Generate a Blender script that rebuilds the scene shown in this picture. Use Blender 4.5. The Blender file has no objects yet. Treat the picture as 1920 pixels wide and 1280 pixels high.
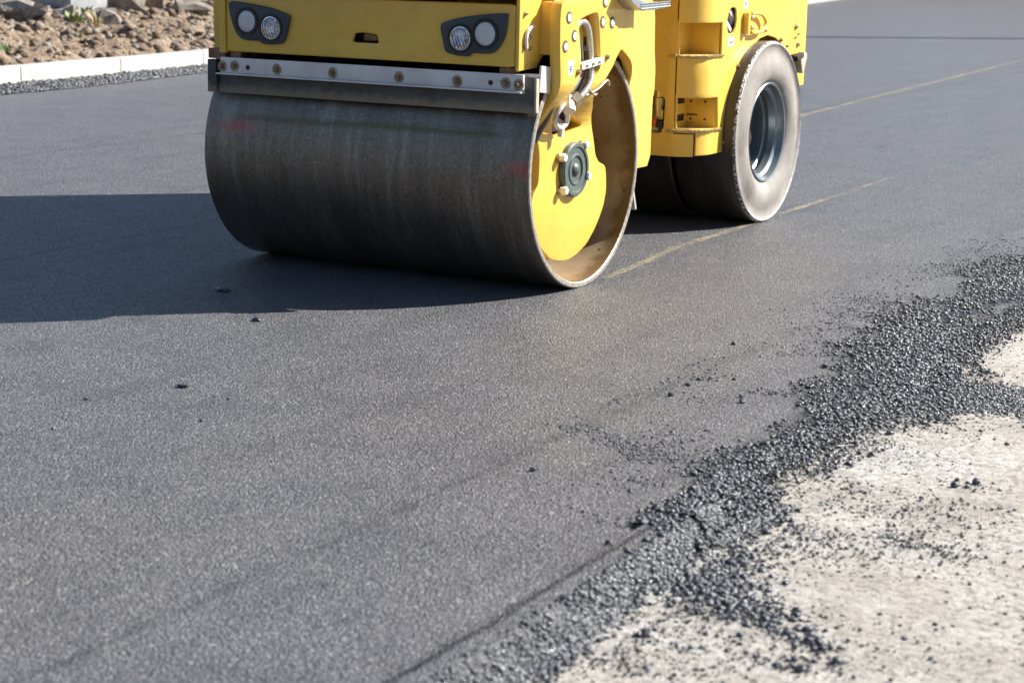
import bpy, bmesh, math, random
import numpy as np
from mathutils import Vector, Matrix, noise
random.seed(7); rng = np.random.default_rng(11)
S = bpy.context.scene
C = S.collection
R = math.radians

# ------------------------------------------------------------------ camera
cd = bpy.data.cameras.new('camera'); cam = bpy.data.objects.new('camera', cd); C.objects.link(cam)
rx = Vector((0.8759516, 0.4818940, 0.0220665)); ux = Vector((-0.1162725, 0.1665148, 0.9791596)); fx = Vector((-0.4681768, 0.8602622, -0.2018899))
m = Matrix.Identity(4)
for i in range(3):
    m[i][0] = rx[i]; m[i][1] = ux[i]; m[i][2] = -fx[i]
m[0][3], m[1][3], m[2][3] = 3.222, -6.468, 1.273
cam.matrix_world = m
cd.sensor_width = 36; cd.lens = 3653.77 / 1920 * 36; cd.clip_start = .1; cd.clip_end = 600
cd.dof.use_dof = True; cd.dof.focus_distance = 7.35; cd.dof.aperture_fstop = 5.0; cd.dof.aperture_blades = 9
S.camera = cam

# ------------------------------------------------------------------ sky, sun, exposure
AZ, EL = 45.2, 38.5
w = bpy.data.worlds.new('World'); S.world = w; w.use_nodes = True
nt = w.node_tree; bg = nt.nodes['Background']; sky = nt.nodes.new('ShaderNodeTexSky')
sky.sky_type = 'NISHITA'; sky.sun_disc = False; sky.sun_elevation = R(EL); sky.sun_rotation = R(90 - AZ)
sky.air_density = 1.0; sky.dust_density = .6; sky.ozone_density = 3.0
nt.links.new(sky.outputs[0], bg.inputs[0]); bg.inputs[1].default_value = .066
sd = bpy.data.lights.new('sun', 'SUN'); sun = bpy.data.objects.new('sun', sd); C.objects.link(sun)
sd.energy = 5.0; sd.angle = R(.53); sd.color = (1, .96, .90)
dirv = Vector((math.cos(R(EL)) * math.cos(R(AZ)), math.cos(R(EL)) * math.sin(R(AZ)), math.sin(R(EL))))
sun.rotation_euler = dirv.to_track_quat('Z', 'Y').to_euler(); sun.location = dirv * 30
S.view_settings.view_transform = 'Standard'; S.view_settings.look = 'None'
S.view_settings.exposure = 1.22; S.view_settings.gamma = 1
S.render.engine = 'CYCLES'

# ------------------------------------------------------------------ material helpers
def mat(name):
    mt = bpy.data.materials.new(name); mt.use_nodes = True
    return mt, mt.node_tree, mt.node_tree.nodes['Principled BSDF']
def N(t, kind, **kw):
    n = t.nodes.new(kind)
    for k, v in kw.items():
        if k in n.inputs.keys(): n.inputs[k].default_value = v
        else: setattr(n, k, v)
    return n
def L(t, a, b): t.links.new(a, b)
def coords(t, scale=(1, 1, 1), world=False):
    g = t.nodes.new('ShaderNodeNewGeometry') if world else t.nodes.new('ShaderNodeTexCoord')
    mp = t.nodes.new('ShaderNodeMapping'); mp.inputs['Scale'].default_value = scale
    L(t, g.outputs['Position'] if world else g.outputs['Object'], mp.inputs[0]); return mp.outputs[0]
def ntex(t, co, scale, detail=4, rough=.55):
    n = N(t, 'ShaderNodeTexNoise'); n.inputs['Scale'].default_value = scale; n.inputs['Detail'].default_value = detail
    n.inputs['Roughness'].default_value = rough; L(t, co, n.inputs['Vector']); return n.outputs['Fac']
def vtex(t, co, scale, out='Distance', feature='F1'):
    n = N(t, 'ShaderNodeTexVoronoi'); n.feature = feature; n.inputs['Scale'].default_value = scale; L(t, co, n.inputs['Vector']); return n.outputs[out]
def ramp(t, fac, stops):
    n = t.nodes.new('ShaderNodeValToRGB'); el = n.color_ramp.elements
    while len(el) < len(stops): el.new(.5)
    for e, (p, c) in zip(el, stops):
        e.position = p; e.color = (c if len(c) == 4 else (*c, 1)) if hasattr(c, '__len__') else (c, c, c, 1)
    L(t, fac, n.inputs[0]); return n.outputs[0]
def mix(t, fac, a, b, mode='MIX'):
    n = t.nodes.new('ShaderNodeMix'); n.data_type = 'RGBA'; n.blend_type = mode
    for s, v in ((n.inputs[0], fac), (n.inputs[6], a), (n.inputs[7], b)):
        if hasattr(v, 'type'): L(t, v, s)
        elif hasattr(v, '__len__'): s.default_value = (*v, 1) if len(v) == 3 else v
        else: s.default_value = v
    return n.outputs[2]
def mth(t, op, a, b=None, c=None, clamp=False):
    n = t.nodes.new('ShaderNodeMath'); n.operation = op; n.use_clamp = clamp
    for s, v in zip(n.inputs, (a, b, c)):
        if v is None: continue
        if hasattr(v, 'type'): L(t, v, s)
        else: s.default_value = v
    return n.outputs[0]
def bump(t, b, h, dist=.01, strength=1, prev=None):
    n = t.nodes.new('ShaderNodeBump'); n.inputs['Distance'].default_value = dist; n.inputs['Strength'].default_value = strength
    L(t, h, n.inputs['Height'])
    if prev: L(t, prev, n.inputs['Normal'])
    if b: L(t, n.outputs[0], b.inputs['Normal'])
    return n.outputs[0]
def simple(name, col, rough=.5, metal=0, noise_amt=.15, scale=30, bmp=0):
    mt, t, b = mat(name); co = coords(t)
    f = ntex(t, co, scale, 5)
    c = mix(t, ramp(t, f, [(.3, 0), (.7, 1)]), [v * (1 - noise_amt) for v in col], [min(1, v * (1 + noise_amt)) for v in col])
    L(t, c, b.inputs['Base Color']); b.inputs['Roughness'].default_value = rough; b.inputs['Metallic'].default_value = metal
    if bmp: bump(t, b, f, bmp)
    return mt

# ------------------------------------------------------------------ materials
def m_yellow():
    mt, t, b = mat('yellow_paint'); co = coords(t, world=False)
    big = ntex(t, co, 3, 4); fine = ntex(t, co, 160, 3)
    c = mix(t, ramp(t, big, [(.35, 0), (.7, 1)]), (.79, .49, .070), (.83, .535, .09))
    dirt = mth(t, 'MULTIPLY', ramp(t, ntex(t, co, 9, 8, .7), [(.48, 0), (.72, 1)]), .26)
    c = mix(t, dirt, c, (.42, .28, .09))
    sp = ramp(t, vtex(t, co, 26), [(.03, 1), (.07, 0)])
    spm = mth(t, 'MULTIPLY', sp, ramp(t, ntex(t, co, 5, 2), [(.55, 0), (.68, .55)]))
    c = mix(t, spm, c, (.16, .10, .04))
    L(t, c, b.inputs['Base Color']); b.inputs['Roughness'].default_value = .38
    b.inputs['Coat Weight'].default_value = .25; b.inputs['Coat Roughness'].default_value = .25
    bump(t, b, ntex(t, co, 14, 2), .0012, .5)
    return mt
YEL = m_yellow()
def m_asphalt():
    mt, t, b = mat('asphalt'); co = coords(t, world=True)
    sep = t.nodes.new('ShaderNodeSeparateXYZ'); L(t, co, sep.inputs[0]); X, Y = sep.outputs[0], sep.outputs[1]
    # mineral grains bound in bitumen
    vc = N(t, 'ShaderNodeTexVoronoi'); vc.inputs['Scale'].default_value = 195; L(t, co, vc.inputs['Vector'])
    vc2 = N(t, 'ShaderNodeTexVoronoi'); vc2.inputs['Scale'].default_value = 125; L(t, co, vc2.inputs['Vector'])
    g1 = t.nodes.new('ShaderNodeSeparateColor'); L(t, vc.outputs['Color'], g1.inputs[0])
    g2 = t.nodes.new('ShaderNodeSeparateColor'); L(t, vc2.outputs['Color'], g2.inputs[0])
    grain = ramp(t, g1.outputs[0], [(0, (.020, .021, .024)), (.22, (.066, .067, .071)), (.74, (.132, .132, .139)), (.95, (.185, .182, .185)), (1, (.40, .39, .37))])
    tint = mix(t, mth(t, 'MULTIPLY', g2.outputs[1], .30), grain, (.104, .103, .110))
    big = ntex(t, co, .55, 4); mid = ntex(t, co, 3.2, 5)
    c = mix(t, ramp(t, big, [(.35, 0), (.65, .38)]), tint, mix(t, 1, tint, (1.10, 1.06, 1.05), 'MULTIPLY'))
    c = mix(t, ramp(t, mid, [(.36, .45), (.56, 0)]), c, mix(t, 1, c, (.62, .64, .67), 'MULTIPLY'))
    # open texture patches, long streaks left by the screed and the roller
    st = t.nodes.new('ShaderNodeMapping'); st.inputs['Scale'].default_value = (5, .35, 1); L(t, co, st.inputs[0])
    sn = ntex(t, st.outputs[0], 1.6, 6, .6)
    c = mix(t, ramp(t, sn, [(.36, .42), (.50, 0)]), c, mix(t, 1, c, (.66, .67, .70), 'MULTIPLY'))
    # drying water film / dust: warm patch beside the drum path
    wob = mth(t, 'MULTIPLY', mth(t, 'SUBTRACT', ntex(t, co, 1.7, 4), .5), .9)
    xx = mth(t, 'ADD', X, wob)
    warm = mth(t, 'MULTIPLY', ramp(t, mth(t, 'ABSOLUTE', mth(t, 'SUBTRACT', xx, .45)), [(0, 1), (.75, 0)]), ramp(t, ntex(t, co, 1.1, 3), [(.3, .1), (.65, .6)]))
    c = mix(t, warm, c, mix(t, 1, c, (1.12, 1.03, .88), 'MULTIPLY'))
    # joints between roller passes
    def seam(x0, wid, amt, col, ylim=None):
        j = mth(t, 'MULTIPLY', mth(t, 'SUBTRACT', ntex(t, co, 4, 5), .5), .05)
        d = mth(t, 'ABSOLUTE', mth(t, 'SUBTRACT', mth(t, 'ADD', X, j), x0))
        k = ramp(t, d, [(0, 1), (wid, 0)])
        k = mth(t, 'MULTIPLY', k, ramp(t, ntex(t, co, 9, 5), [(.36, amt * .15), (.60, amt)]))
        if ylim is not None: k = mth(t, 'MULTIPLY', k, mth(t, 'LESS_THAN', Y, ylim))
        return k
    for x0, wd, am, yl in ((.972, .026, .62, -.7), (-2.14, .04, .7, None), (-2.9, .03, .35, None), (-4.6, .05, .5, None)):
        c = mix(t, seam(x0, wd, am, 0, yl), c, (.02, .021, .024))
    jj = mth(t, 'ADD', mth(t, 'MULTIPLY', mth(t, 'SUBTRACT', ntex(t, co, 2.2, 3), .5), .03), mth(t, 'MULTIPLY', mth(t, 'SUBTRACT', ntex(t, co, 28, 3), .5), .010))
    kk = mth(t, 'MULTIPLY', ramp(t, mth(t, 'ABSOLUTE', mth(t, 'SUBTRACT', mth(t, 'ADD', X, jj), 1.531)), [(.0055, .97), (.0125, 0)]), mth(t, 'LESS_THAN', Y, -2.52))
    c = mix(t, kk, c, (.008, .010, .014))
    L(t, c, b.inputs['Base Color'])
    rr = ramp(t, g1.outputs[1], [(0, .28), (1, .70)]); L(t, rr, b.inputs['Roughness'])
    b.inputs['Specular IOR Level'].default_value = .55
    h = mth(t, 'MULTIPLY', mth(t, 'SUBTRACT', 1, vc.outputs['Distance']), mth(t, 'ADD', mth(t, 'MULTIPLY', g1.outputs[2], .8), .3))
    h2 = mth(t, 'ADD', h, mth(t, 'MULTIPLY', mth(t, 'SUBTRACT', 1, vc2.outputs['Distance']), g2.outputs[0]))
    n1 = bump(t, None, h2, .0062, 1.0)
    bump(t, b, mid, .012, .5, n1)
    return mt
ASP = m_asphalt()
def m_crumb():
    mt, t, b = mat('loose_asphalt_mix'); co = coords(t, world=True)
    v = N(t, 'ShaderNodeTexVoronoi'); v.inputs['Scale'].default_value = 120; L(t, co, v.inputs['Vector'])
    s = t.nodes.new('ShaderNodeSeparateColor'); L(t, v.outputs['Color'], s.inputs[0])
    c = ramp(t, s.outputs[0], [(0, (.022, .024, .028)), (.6, (.05, .053, .060)), (.9, (.085, .09, .10)), (1, (.24, .24, .24))])
    L(t, c, b.inputs['Base Color']); L(t, ramp(t, s.outputs[1], [(0, .16), (1, .5)]), b.inputs['Roughness'])
    b.inputs['Specular IOR Level'].default_value = .7
    bump(t, b, ntex(t, co, 420, 3), .0012, 1)
    return mt
CRU = m_crumb()
def m_sand():
    mt, t, b = mat('pale_sandy_base'); co = coords(t, world=True)
    a = ntex(t, co, 2.2, 6, .6); f = ntex(t, co, 45, 6, .75); gg = ntex(t, co, 230, 4, .7)
    c = ramp(t, a, [(.28, (.50, .45, .385)), (.45, (.60, .55, .48)), (.60, (.68, .65, .595)), (.75, (.56, .55, .52))])
    c = mix(t, ramp(t, f, [(.38, .9), (.52, 0)]), c, (.25, .215, .175))
    c = mix(t, ramp(t, ntex(t, co, 12, 8, .75), [(.38, .55), (.52, 0)]), c, (.33, .30, .265))
    c = mix(t, ramp(t, gg, [(.30, .7), (.45, 0)]), c, (.12, .11, .10))
    c = mix(t, ramp(t, ntex(t, co, 7, 5, .7), [(.60, 0), (.72, .8)]), c, (.78, .75, .70))
    sp = ramp(t, vtex(t, co, 75), [(.10, .85), (.22, 0)])
    c = mix(t, mth(t, 'MULTIPLY', sp, ramp(t, ntex(t, co, 3, 3), [(.4, .2), (.6, 1)])), c, (.05, .05, .055))
    L(t, c, b.inputs['Base Color']); b.inputs['Roughness'].default_value = .9
    hh = mth(t, 'ADD', mth(t, 'MULTIPLY', f, 1.0), mth(t, 'MULTIPLY', gg, .35))
    bump(t, b, hh, .020, 1)
    return mt
SAND = m_sand()
def m_soil():
    mt, t, b = mat('dry_soil'); co = coords(t, world=True)
    a = ntex(t, co, 1.6, 7, .65); f = ntex(t, co, 14, 6, .7)
    c = ramp(t, a, [(.3, (.16, .105, .065)), (.5, (.29, .21, .14)), (.7, (.44, .35, .26))])
    c = mix(t, ramp(t, f, [(.38, .85), (.56, 0)]), c, (.09, .06, .038))
    c = mix(t, ramp(t, ntex(t, co, 30, 4), [(.60, 0), (.72, .7)]), c, (.62, .55, .46))
    L(t, c, b.inputs['Base Color']); b.inputs['Roughness'].default_value = .95
    bump(t, b, f, .05, 1); return mt
SOIL = m_soil()
def m_rock():
    mt, t, b = mat('field_stone'); co = coords(t, world=True)
    a = ntex(t, co, 5, 7, .7); f = ntex(t, co, 30, 5, .7)
    c = ramp(t, a, [(.3, (.14, .115, .10)), (.5, (.33, .28, .23)), (.7, (.48, .43, .37))])
    c = mix(t, ramp(t, f, [(.35, .7), (.5, 0)]), c, (.09, .075, .06))
    L(t, c, b.inputs['Base Color']); b.inputs['Roughness'].default_value = .9
    bump(t, b, f, .03, 1); return mt
ROCK = m_rock()
def m_kerb():
    mt, t, b = mat('pale_kerb_concrete'); co = coords(t, world=True)
    f = ntex(t, co, 60, 5, .7); a = ntex(t, co, 4, 5)
    c = ramp(t, f, [(.3, (.33, .325, .30)), (.5, (.46, .45, .42)), (.7, (.53, .52, .49))])
    c = mix(t, ramp(t, a, [(.45, 0), (.75, .4)]), c, (.34, .29, .22))
    L(t, c, b.inputs['Base Color']); b.inputs['Roughness'].default_value = .85
    bump(t, b, f, .004, 1); return mt
KERB = m_kerb()
CONC = simple('grey_concrete', (.30, .31, .31), .85, 0, .2, 12, .004)
def m_drum():
    mt, t, b = mat('wet_drum_steel'); co = coords(t)
    sep = t.nodes.new('ShaderNodeSeparateXYZ'); L(t, co, sep.inputs[0]); X, Y, Z = sep.outputs
    # streaks that run round the drum: noise stretched along the circumference
    m1 = t.nodes.new('ShaderNodeMapping'); m1.inputs['Scale'].default_value = (9, .9, .9); L(t, co, m1.inputs[0])
    st = ntex(t, m1.outputs[0], 2.2, 7, .65)
    m2 = t.nodes.new('ShaderNodeMapping'); m2.inputs['Scale'].default_value = (1.0, 1.0, 1.0); L(t, co, m2.inputs[0])
    fine = ntex(t, m2.outputs[0], 210, 4, .75)
    m3 = t.nodes.new('ShaderNodeMapping'); m3.inputs['Scale'].default_value = (90, 14, 14); L(t, co, m3.inputs[0])
    scr = ntex(t, m3.outputs[0], 2.2, 4, .7)
    c = ramp(t, st, [(.3, (.20, .155, .115)), (.55, (.31, .255, .20)), (.72, (.50, .44, .38))])
    c = mix(t, ramp(t, fine, [(.38, .75), (.52, 0)]), c, (.07, .058, .048))
    c = mix(t, ramp(t, scr, [(.56, 0), (.74, .8)]), c, (.50, .49, .46))
    # soft bands across the front: painted hood reflection in ochre, then red marks
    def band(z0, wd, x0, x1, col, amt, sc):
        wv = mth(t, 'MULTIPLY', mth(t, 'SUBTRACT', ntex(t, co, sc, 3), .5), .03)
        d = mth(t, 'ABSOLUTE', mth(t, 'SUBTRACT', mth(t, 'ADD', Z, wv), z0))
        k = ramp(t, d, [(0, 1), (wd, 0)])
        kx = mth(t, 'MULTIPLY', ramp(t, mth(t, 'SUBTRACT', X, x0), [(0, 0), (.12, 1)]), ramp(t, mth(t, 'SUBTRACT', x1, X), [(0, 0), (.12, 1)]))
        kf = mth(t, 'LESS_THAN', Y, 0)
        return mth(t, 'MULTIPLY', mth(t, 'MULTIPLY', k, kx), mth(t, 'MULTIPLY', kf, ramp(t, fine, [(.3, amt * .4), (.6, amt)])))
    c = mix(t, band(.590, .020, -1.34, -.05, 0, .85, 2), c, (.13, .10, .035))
    c = mix(t, band(.548, .036, -1.41, -1.15, 0, .7, 3), c, (.50, .09, .08))
    c = mix(t, band(.478, .042, -.13, .12, 0, .8, 3), c, (.62, .09, .07))
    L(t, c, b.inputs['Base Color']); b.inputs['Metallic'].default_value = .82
    L(t, ramp(t, fine, [(.3, .13), (.7, .28)]), b.inputs['Roughness'])
    n1 = bump(t, None, fine, .0022, 1)
    bump(t, b, scr, .0012, .7, n1); return mt
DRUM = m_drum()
def m_rust():
    mt, t, b = mat('rusty_inner_steel'); co = coords(t)
    a = ntex(t, co, 4, 6, .65); m3 = t.nodes.new('ShaderNodeMapping'); m3.inputs['Scale'].default_value = (14, 2, 2); L(t, co, m3.inputs[0])
    st = ntex(t, m3.outputs[0], 3, 5)
    c = ramp(t, a, [(.3, (.22, .12, .045)), (.5, (.33, .22, .11)), (.7, (.40, .31, .19))])
    c = mix(t, ramp(t, st, [(.35, .5), (.55, 0)]), c, (.25, .22, .17))
    sep = t.nodes.new('ShaderNodeSeparateXYZ'); L(t, co, sep.inputs[0])
    e = mth(t, 'ADD', sep.outputs[0], mth(t, 'MULTIPLY', ntex(t, co, 9, 5, .7), .15))
    c = mix(t, ramp(t, e, [(0, 0), (.05, 1)]), c, (.13, .075, .025))
    spot = mth(t, 'MULTIPLY', ramp(t, vtex(t, co, 17), [(.09, 1), (.14, 0)]), ramp(t, ntex(t, co, 3, 2), [(.45, 0), (.55, .9)]))
    c = mix(t, spot, c, (.07, .04, .02))
    L(t, c, b.inputs['Base Color']); b.inputs['Roughness'].default_value = .62
    bump(t, b, a, .004, .6); return mt
RUST = m_rust()
RIM = simple('worn_steel_edge', (.40, .36, .30), .45, .55, .35, 60, .002)
ALU = None
def m_alu():
    mt, t, b = mat('galvanised_bar'); co = coords(t)
    c = ramp(t, ntex(t, co, 7, 6, .6), [(.3, (.62, .57, .54)), (.6, (.74, .73, .72))])
    m3 = t.nodes.new('ShaderNodeMapping'); m3.inputs['Scale'].default_value = (1, 6, 6); L(t, co, m3.inputs[0])
    c = mix(t, ramp(t, ntex(t, m3.outputs[0], 6, 6, .7), [(.60, 0), (.72, .7)]), c, (.30, .20, .12))
    L(t, c, b.inputs['Base Color']); b.inputs['Metallic'].default_value = .25; b.inputs['Roughness'].default_value = .42
    return mt
ALU = m_alu()
def m_rubber():
    mt, t, b = mat('dusty_scraper_rubber'); co = coords(t)
    c = ramp(t, ntex(t, co, 8, 6, .65), [(.35, (.055, .055, .058)), (.6, (.10, .098, .093)), (.75, (.19, .17, .14))])
    sep = t.nodes.new('ShaderNodeSeparateXYZ'); L(t, co, sep.inputs[0])
    e = mth(t, 'ADD', sep.outputs[2], mth(t, 'MULTIPLY', ntex(t, co, 30, 5), .04))
    c = mix(t, ramp(t, e, [(.705, .85), (.735, 0)]), c, (.27, .22, .15))
    L(t, c, b.inputs['Base Color']); b.inputs['Roughness'].default_value = .55; bump(t, b, ntex(t, co, 50, 4), .002, 1); return mt
RUB = m_rubber()
BLK = simple('charcoal_plastic', (.045, .055, .068), .42, 0, .1, 200, .0003)
DARK = simple('dark_interior_steel', (.030, .022, .016), .7, 0, .4, 12, .002)
BRN = simple('rusty_bracket', (.27, .15, .085), .6, .2, .35, 25, .002)
CHR = simple('zinc_bolt', (.78, .75, .70), .4, .25, .1, 40)
PALE = simple('pale_bolt_head', (.78, .76, .72), .6, 0, .08, 40)
NUT = simple('oily_brown_nut', (.26, .20, .12), .4, .5, .35, 90)
SEAT = simple('dark_bolt_seat', (.11, .065, .02), .6, 0, .3, 40)
CHRG = simple('dirty_zinc_bolt', (.42, .34, .22), .4, .6, .3, 60)
HOSE = simple('braided_steel_hose', (.50, .48, .42), .35, .6, .25, 90, .001)
HOSEK = simple('black_hose', (.10, .10, .09), .4, 0, .2, 60)
HUB = simple('green_grey_hub_casting', (.10, .125, .115), .45, .2, .2, 20, .001)
TREAD_ALU = simple('ribbed_aluminium', (.42, .44, .45), .4, .7, .15, 30, .001)
WHITE = simple('white_label', (.80, .80, .80), .5, 0, .03, 20)
INK = simple('black_print', (.03, .03, .035), .5, 0, 0, 20)
RED = simple('red_valve_knob', (.75, .10, .03), .4, 0, .1, 20)
BRASS = simple('yellow_zinc_fitting', (.50, .38, .14), .35, .7, .25, 40)
def m_tyre():
    mt, t, b = mat('wet_black_tread'); co = coords(t)
    m1 = t.nodes.new('ShaderNodeMapping'); m1.inputs['Scale'].default_value = (10, 1, 1); L(t, co, m1.inputs[0])
    c = ramp(t, ntex(t, m1.outputs[0], 3, 6, .6), [(.3, (.018, .015, .013)), (.7, (.05, .042, .036))])
    L(t, c, b.inputs['Base Color']); b.inputs['Roughness'].default_value = .33
    bump(t, b, ntex(t, co, 180, 4), .001, .8); return mt
TYRE = m_tyre()
def m_wall():
    mt, t, b = mat('dusty_pale_sidewall'); co = coords(t)
    c = ramp(t, ntex(t, co, 5, 6, .6), [(.3, (.15, .13, .11)), (.52, (.25, .228, .20)), (.75, (.34, .318, .29))])
    c = mix(t, ramp(t, ntex(t, co, 16, 8, .85), [(.60, 0), (.66, .75)]), c, (.07, .06, .05))
    c = mix(t, ramp(t, vtex(t, co, 28), [(.03, .8), (.05, 0)]), c, (.05, .045, .04))
    L(t, c, b.inputs['Base Color']); b.inputs['Roughness'].default_value = .75; bump(t, b, ntex(t, co, 12, 4), .004, .5); return mt
WALL = m_wall()
def m_speck():
    mt, t, b = mat('crumb_crusted_shoulder'); co = coords(t)
    v = N(t, 'ShaderNodeTexVoronoi'); v.inputs['Scale'].default_value = 130; L(t, co, v.inputs['Vector'])
    s = t.nodes.new('ShaderNodeSeparateColor'); L(t, v.outputs['Color'], s.inputs[0])
    c = ramp(t, s.outputs[0], [(.0, (.03, .03, .035)), (.45, (.08, .08, .085)), (.6, (.5, .49, .46)), (1, (.75, .73, .70))])
    L(t, c, b.inputs['Base Color']); b.inputs['Roughness'].default_value = .6
    bump(t, b, v.outputs['Distance'], .006, 1); return mt
SPECK = m_speck()
def m_glass(name, ribs):
    mt, t, b = mat(name); co = coords(t)
    b.inputs['Base Color'].default_value = (.62, .63, .65, 1) if not ribs else (.75, .77, .8, 1)
    b.inputs['Roughness'].default_value = .22 if ribs else .5; b.inputs['Metallic'].default_value = .75 if ribs else .1
    b.inputs['Coat Weight'].default_value = .8; b.inputs['Coat Roughness'].default_value = .06
    if ribs:
        wv = N(t, 'ShaderNodeTexWave'); wv.inputs['Scale'].default_value = 26; wv.inputs['Distortion'].default_value = .6
        mp = t.nodes.new('ShaderNodeMapping'); mp.inputs['Rotation'].default_value = (0, .3, 0); L(t, co, mp.inputs[0]); L(t, mp.outputs[0], wv.inputs['Vector'])
        bump(t, b, wv.outputs['Fac'], .006, 1)
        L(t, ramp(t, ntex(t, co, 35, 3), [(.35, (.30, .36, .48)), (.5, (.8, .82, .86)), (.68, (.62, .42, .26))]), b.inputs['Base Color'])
    return mt
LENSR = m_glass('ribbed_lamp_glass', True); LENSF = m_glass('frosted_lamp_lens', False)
CHROME = simple('lamp_reflector_ring', (.7, .7, .72), .2, .9, .05, 20)
WHEEL = None
def m_wheel():
    mt, t, b = mat('grey_painted_wheel'); co = coords(t)
    c = ramp(t, ntex(t, co, 4, 5), [(.3, (.16, .19, .20)), (.7, (.26, .29, .30))])
    L(t, c, b.inputs['Base Color']); b.inputs['Roughness'].default_value = .3; b.inputs['Metallic'].default_value = .6; return mt
WHEEL = m_wheel()
LINE = None
def m_line():
    mt, t, b = mat('trail_of_pale_dust'); co = coords(t, world=True)
    b.inputs['Base Color'].default_value = (.50, .40, .24, 1); b.inputs['Roughness'].default_value = .9
    f = ntex(t, co, 160, 4, .8); g = ntex(t, co, 2.5, 4)
    L(t, mth(t, 'MULTIPLY', ramp(t, f, [(.45, 0), (.58, 1)]), ramp(t, g, [(.36, .15), (.62, .85)])), b.inputs['Alpha'])
    return mt
LINE = m_line()
def m_leaf(n, c):
    mt = simple(n, c, .6, 0, .3, 20); mt.node_tree.nodes['Principled BSDF'].inputs['Subsurface Weight'].default_value = 0; return mt
LEAF = m_leaf('weed_leaf', (.16, .22, .06)); DRY = m_leaf('dry_grass', (.42, .34, .16))

# ------------------------------------------------------------------ object helpers
def tag(o, label=None, cat=None, group=None, kind=None):
    for k, v in (('label', label), ('category', cat), ('group', group), ('kind', kind)):
        if v: o[k] = v
    return o
def link(name, me, m=None, parent=None, smooth=None):
    me.name = name; o = bpy.data.objects.new(name, me); C.objects.link(o)
    if m is not None:
        for q in (m if isinstance(m, (list, tuple)) else [m]): me.materials.append(q)
    if smooth is not None:
        me.polygons.foreach_set('use_smooth', [True] * len(me.polygons)); me.set_sharp_from_angle(angle=R(smooth))
    if parent: o.parent = parent
    return o
def bm_link(name, bm, m, parent=None, smooth=35):
    bmesh.ops.recalc_face_normals(bm, faces=bm.faces[:])
    me = bpy.data.meshes.new(name); bm.to_mesh(me); bm.free(); return link(name, me, m, parent, smooth)
def add_box(bm, lo, hi, bev=.003, rot=None, piv=None):
    b2 = bmesh.new(); bmesh.ops.create_cube(b2, size=1)
    for v in b2.verts:
        v.co = Vector([lo[i] + (v.co[i] + .5) * (hi[i] - lo[i]) for i in range(3)])
    if bev: bmesh.ops.bevel(b2, geom=b2.edges[:], offset=bev, segments=2, profile=.7, affect='EDGES')
    if rot is not None:
        pv = Vector(piv) if piv else Vector([(a + b) / 2 for a, b in zip(lo, hi)])
        for v in b2.verts: v.co = pv + rot @ (v.co - pv)
    me = bpy.data.meshes.new('t'); b2.to_mesh(me); b2.free(); bm.from_mesh(me); bpy.data.meshes.remove(me)
def box(name, lo, hi, m, parent=None, bev=.003, rot=None, piv=None):
    bm = bmesh.new(); add_box(bm, lo, hi, bev, rot, piv); return bm_link(name, bm, m, parent)
def basis(ax):
    ax = Vector(ax).normalized(); h = Vector((0, 0, 1)) if abs(ax.z) < .9 else Vector((1, 0, 0))
    u = h.cross(ax).normalized(); return ax, u, ax.cross(u)
def add_lathe(bm, prof, org, ax, n=32, a0=0.0, matidx=None):
    """prof: (radius, distance along ax)"""
    ax, u, v = basis(ax); org = Vector(org); rings = []
    for r_, d in prof:
        if r_ < 1e-6: rings.append([bm.verts.new(org + ax * d)])
        else: rings.append([bm.verts.new(org + ax * d + (u * math.cos(a0 + 2 * math.pi * i / n) + v * math.sin(a0 + 2 * math.pi * i / n)) * r_) for i in range(n)])
    for k in range(len(rings) - 1):
        A, B = rings[k], rings[k + 1]
        for i in range(n):
            j = (i + 1) % n
            if len(A) == 1 and len(B) == 1: continue
            if len(A) == 1: f = bm.faces.new((A[0], B[i], B[j]))
            elif len(B) == 1: f = bm.faces.new((A[i], B[0], A[j]))
            else: f = bm.faces.new((A[i], B[i], B[j], A[j]))
            if matidx: f.material_index = matidx[k]
def lathe(name, prof, org, ax, m, parent=None, n=32, a0=0., matidx=None, smooth=35):
    bm = bmesh.new(); add_lathe(bm, prof, org, ax, n, a0, matidx)
    me = bpy.data.meshes.new(name)
    bmesh.ops.recalc_face_normals(bm, faces=bm.faces[:]); bm.to_mesh(me); bm.free(); return link(name, me, m, parent, smooth)
def smooth_path(P, k=6):
    P = [Vector(p) for p in P]; Q = [P[0]] + P + [P[-1]]; out = []
    for i in range(1, len(Q) - 2):
        for j in range(k):
            t_ = j / k; a, b, c, d = Q[i - 1:i + 3]
            out.append(.5 * ((2 * b) + (c - a) * t_ + (2 * a - 5 * b + 4 * c - d) * t_ ** 2 + (-a + 3 * b - 3 * c + d) * t_ ** 3))
    return out + [P[-1]]
def tube(name, P, r_, m, parent=None, n=10, sm=6, closed=False):
    P = smooth_path(P, sm) if sm else [Vector(p) for p in P]
    bm = bmesh.new(); rings = []; up = Vector((0, 0, 1)); 
    for i, p in enumerate(P):
        tg = (P[min(i + 1, len(P) - 1)] - P[max(i - 1, 0)]).normalized()
        if i == 0: u = tg.orthogonal().normalized()
        else: u = (u - tg * u.dot(tg)).normalized()
        v = tg.cross(u); rings.append([bm.verts.new(p + (u * math.cos(2 * math.pi * k / n) + v * math.sin(2 * math.pi * k / n)) * r_) for k in range(n)])
    for A, B in zip(rings, rings[1:]):
        for i in range(n): bm.faces.new((A[i], A[(i + 1) % n], B[(i + 1) % n], B[i]))
    bm.faces.new(rings[0][::-1]); bm.faces.new(rings[-1]); return bm_link(name, bm, m, parent, 60)
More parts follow.
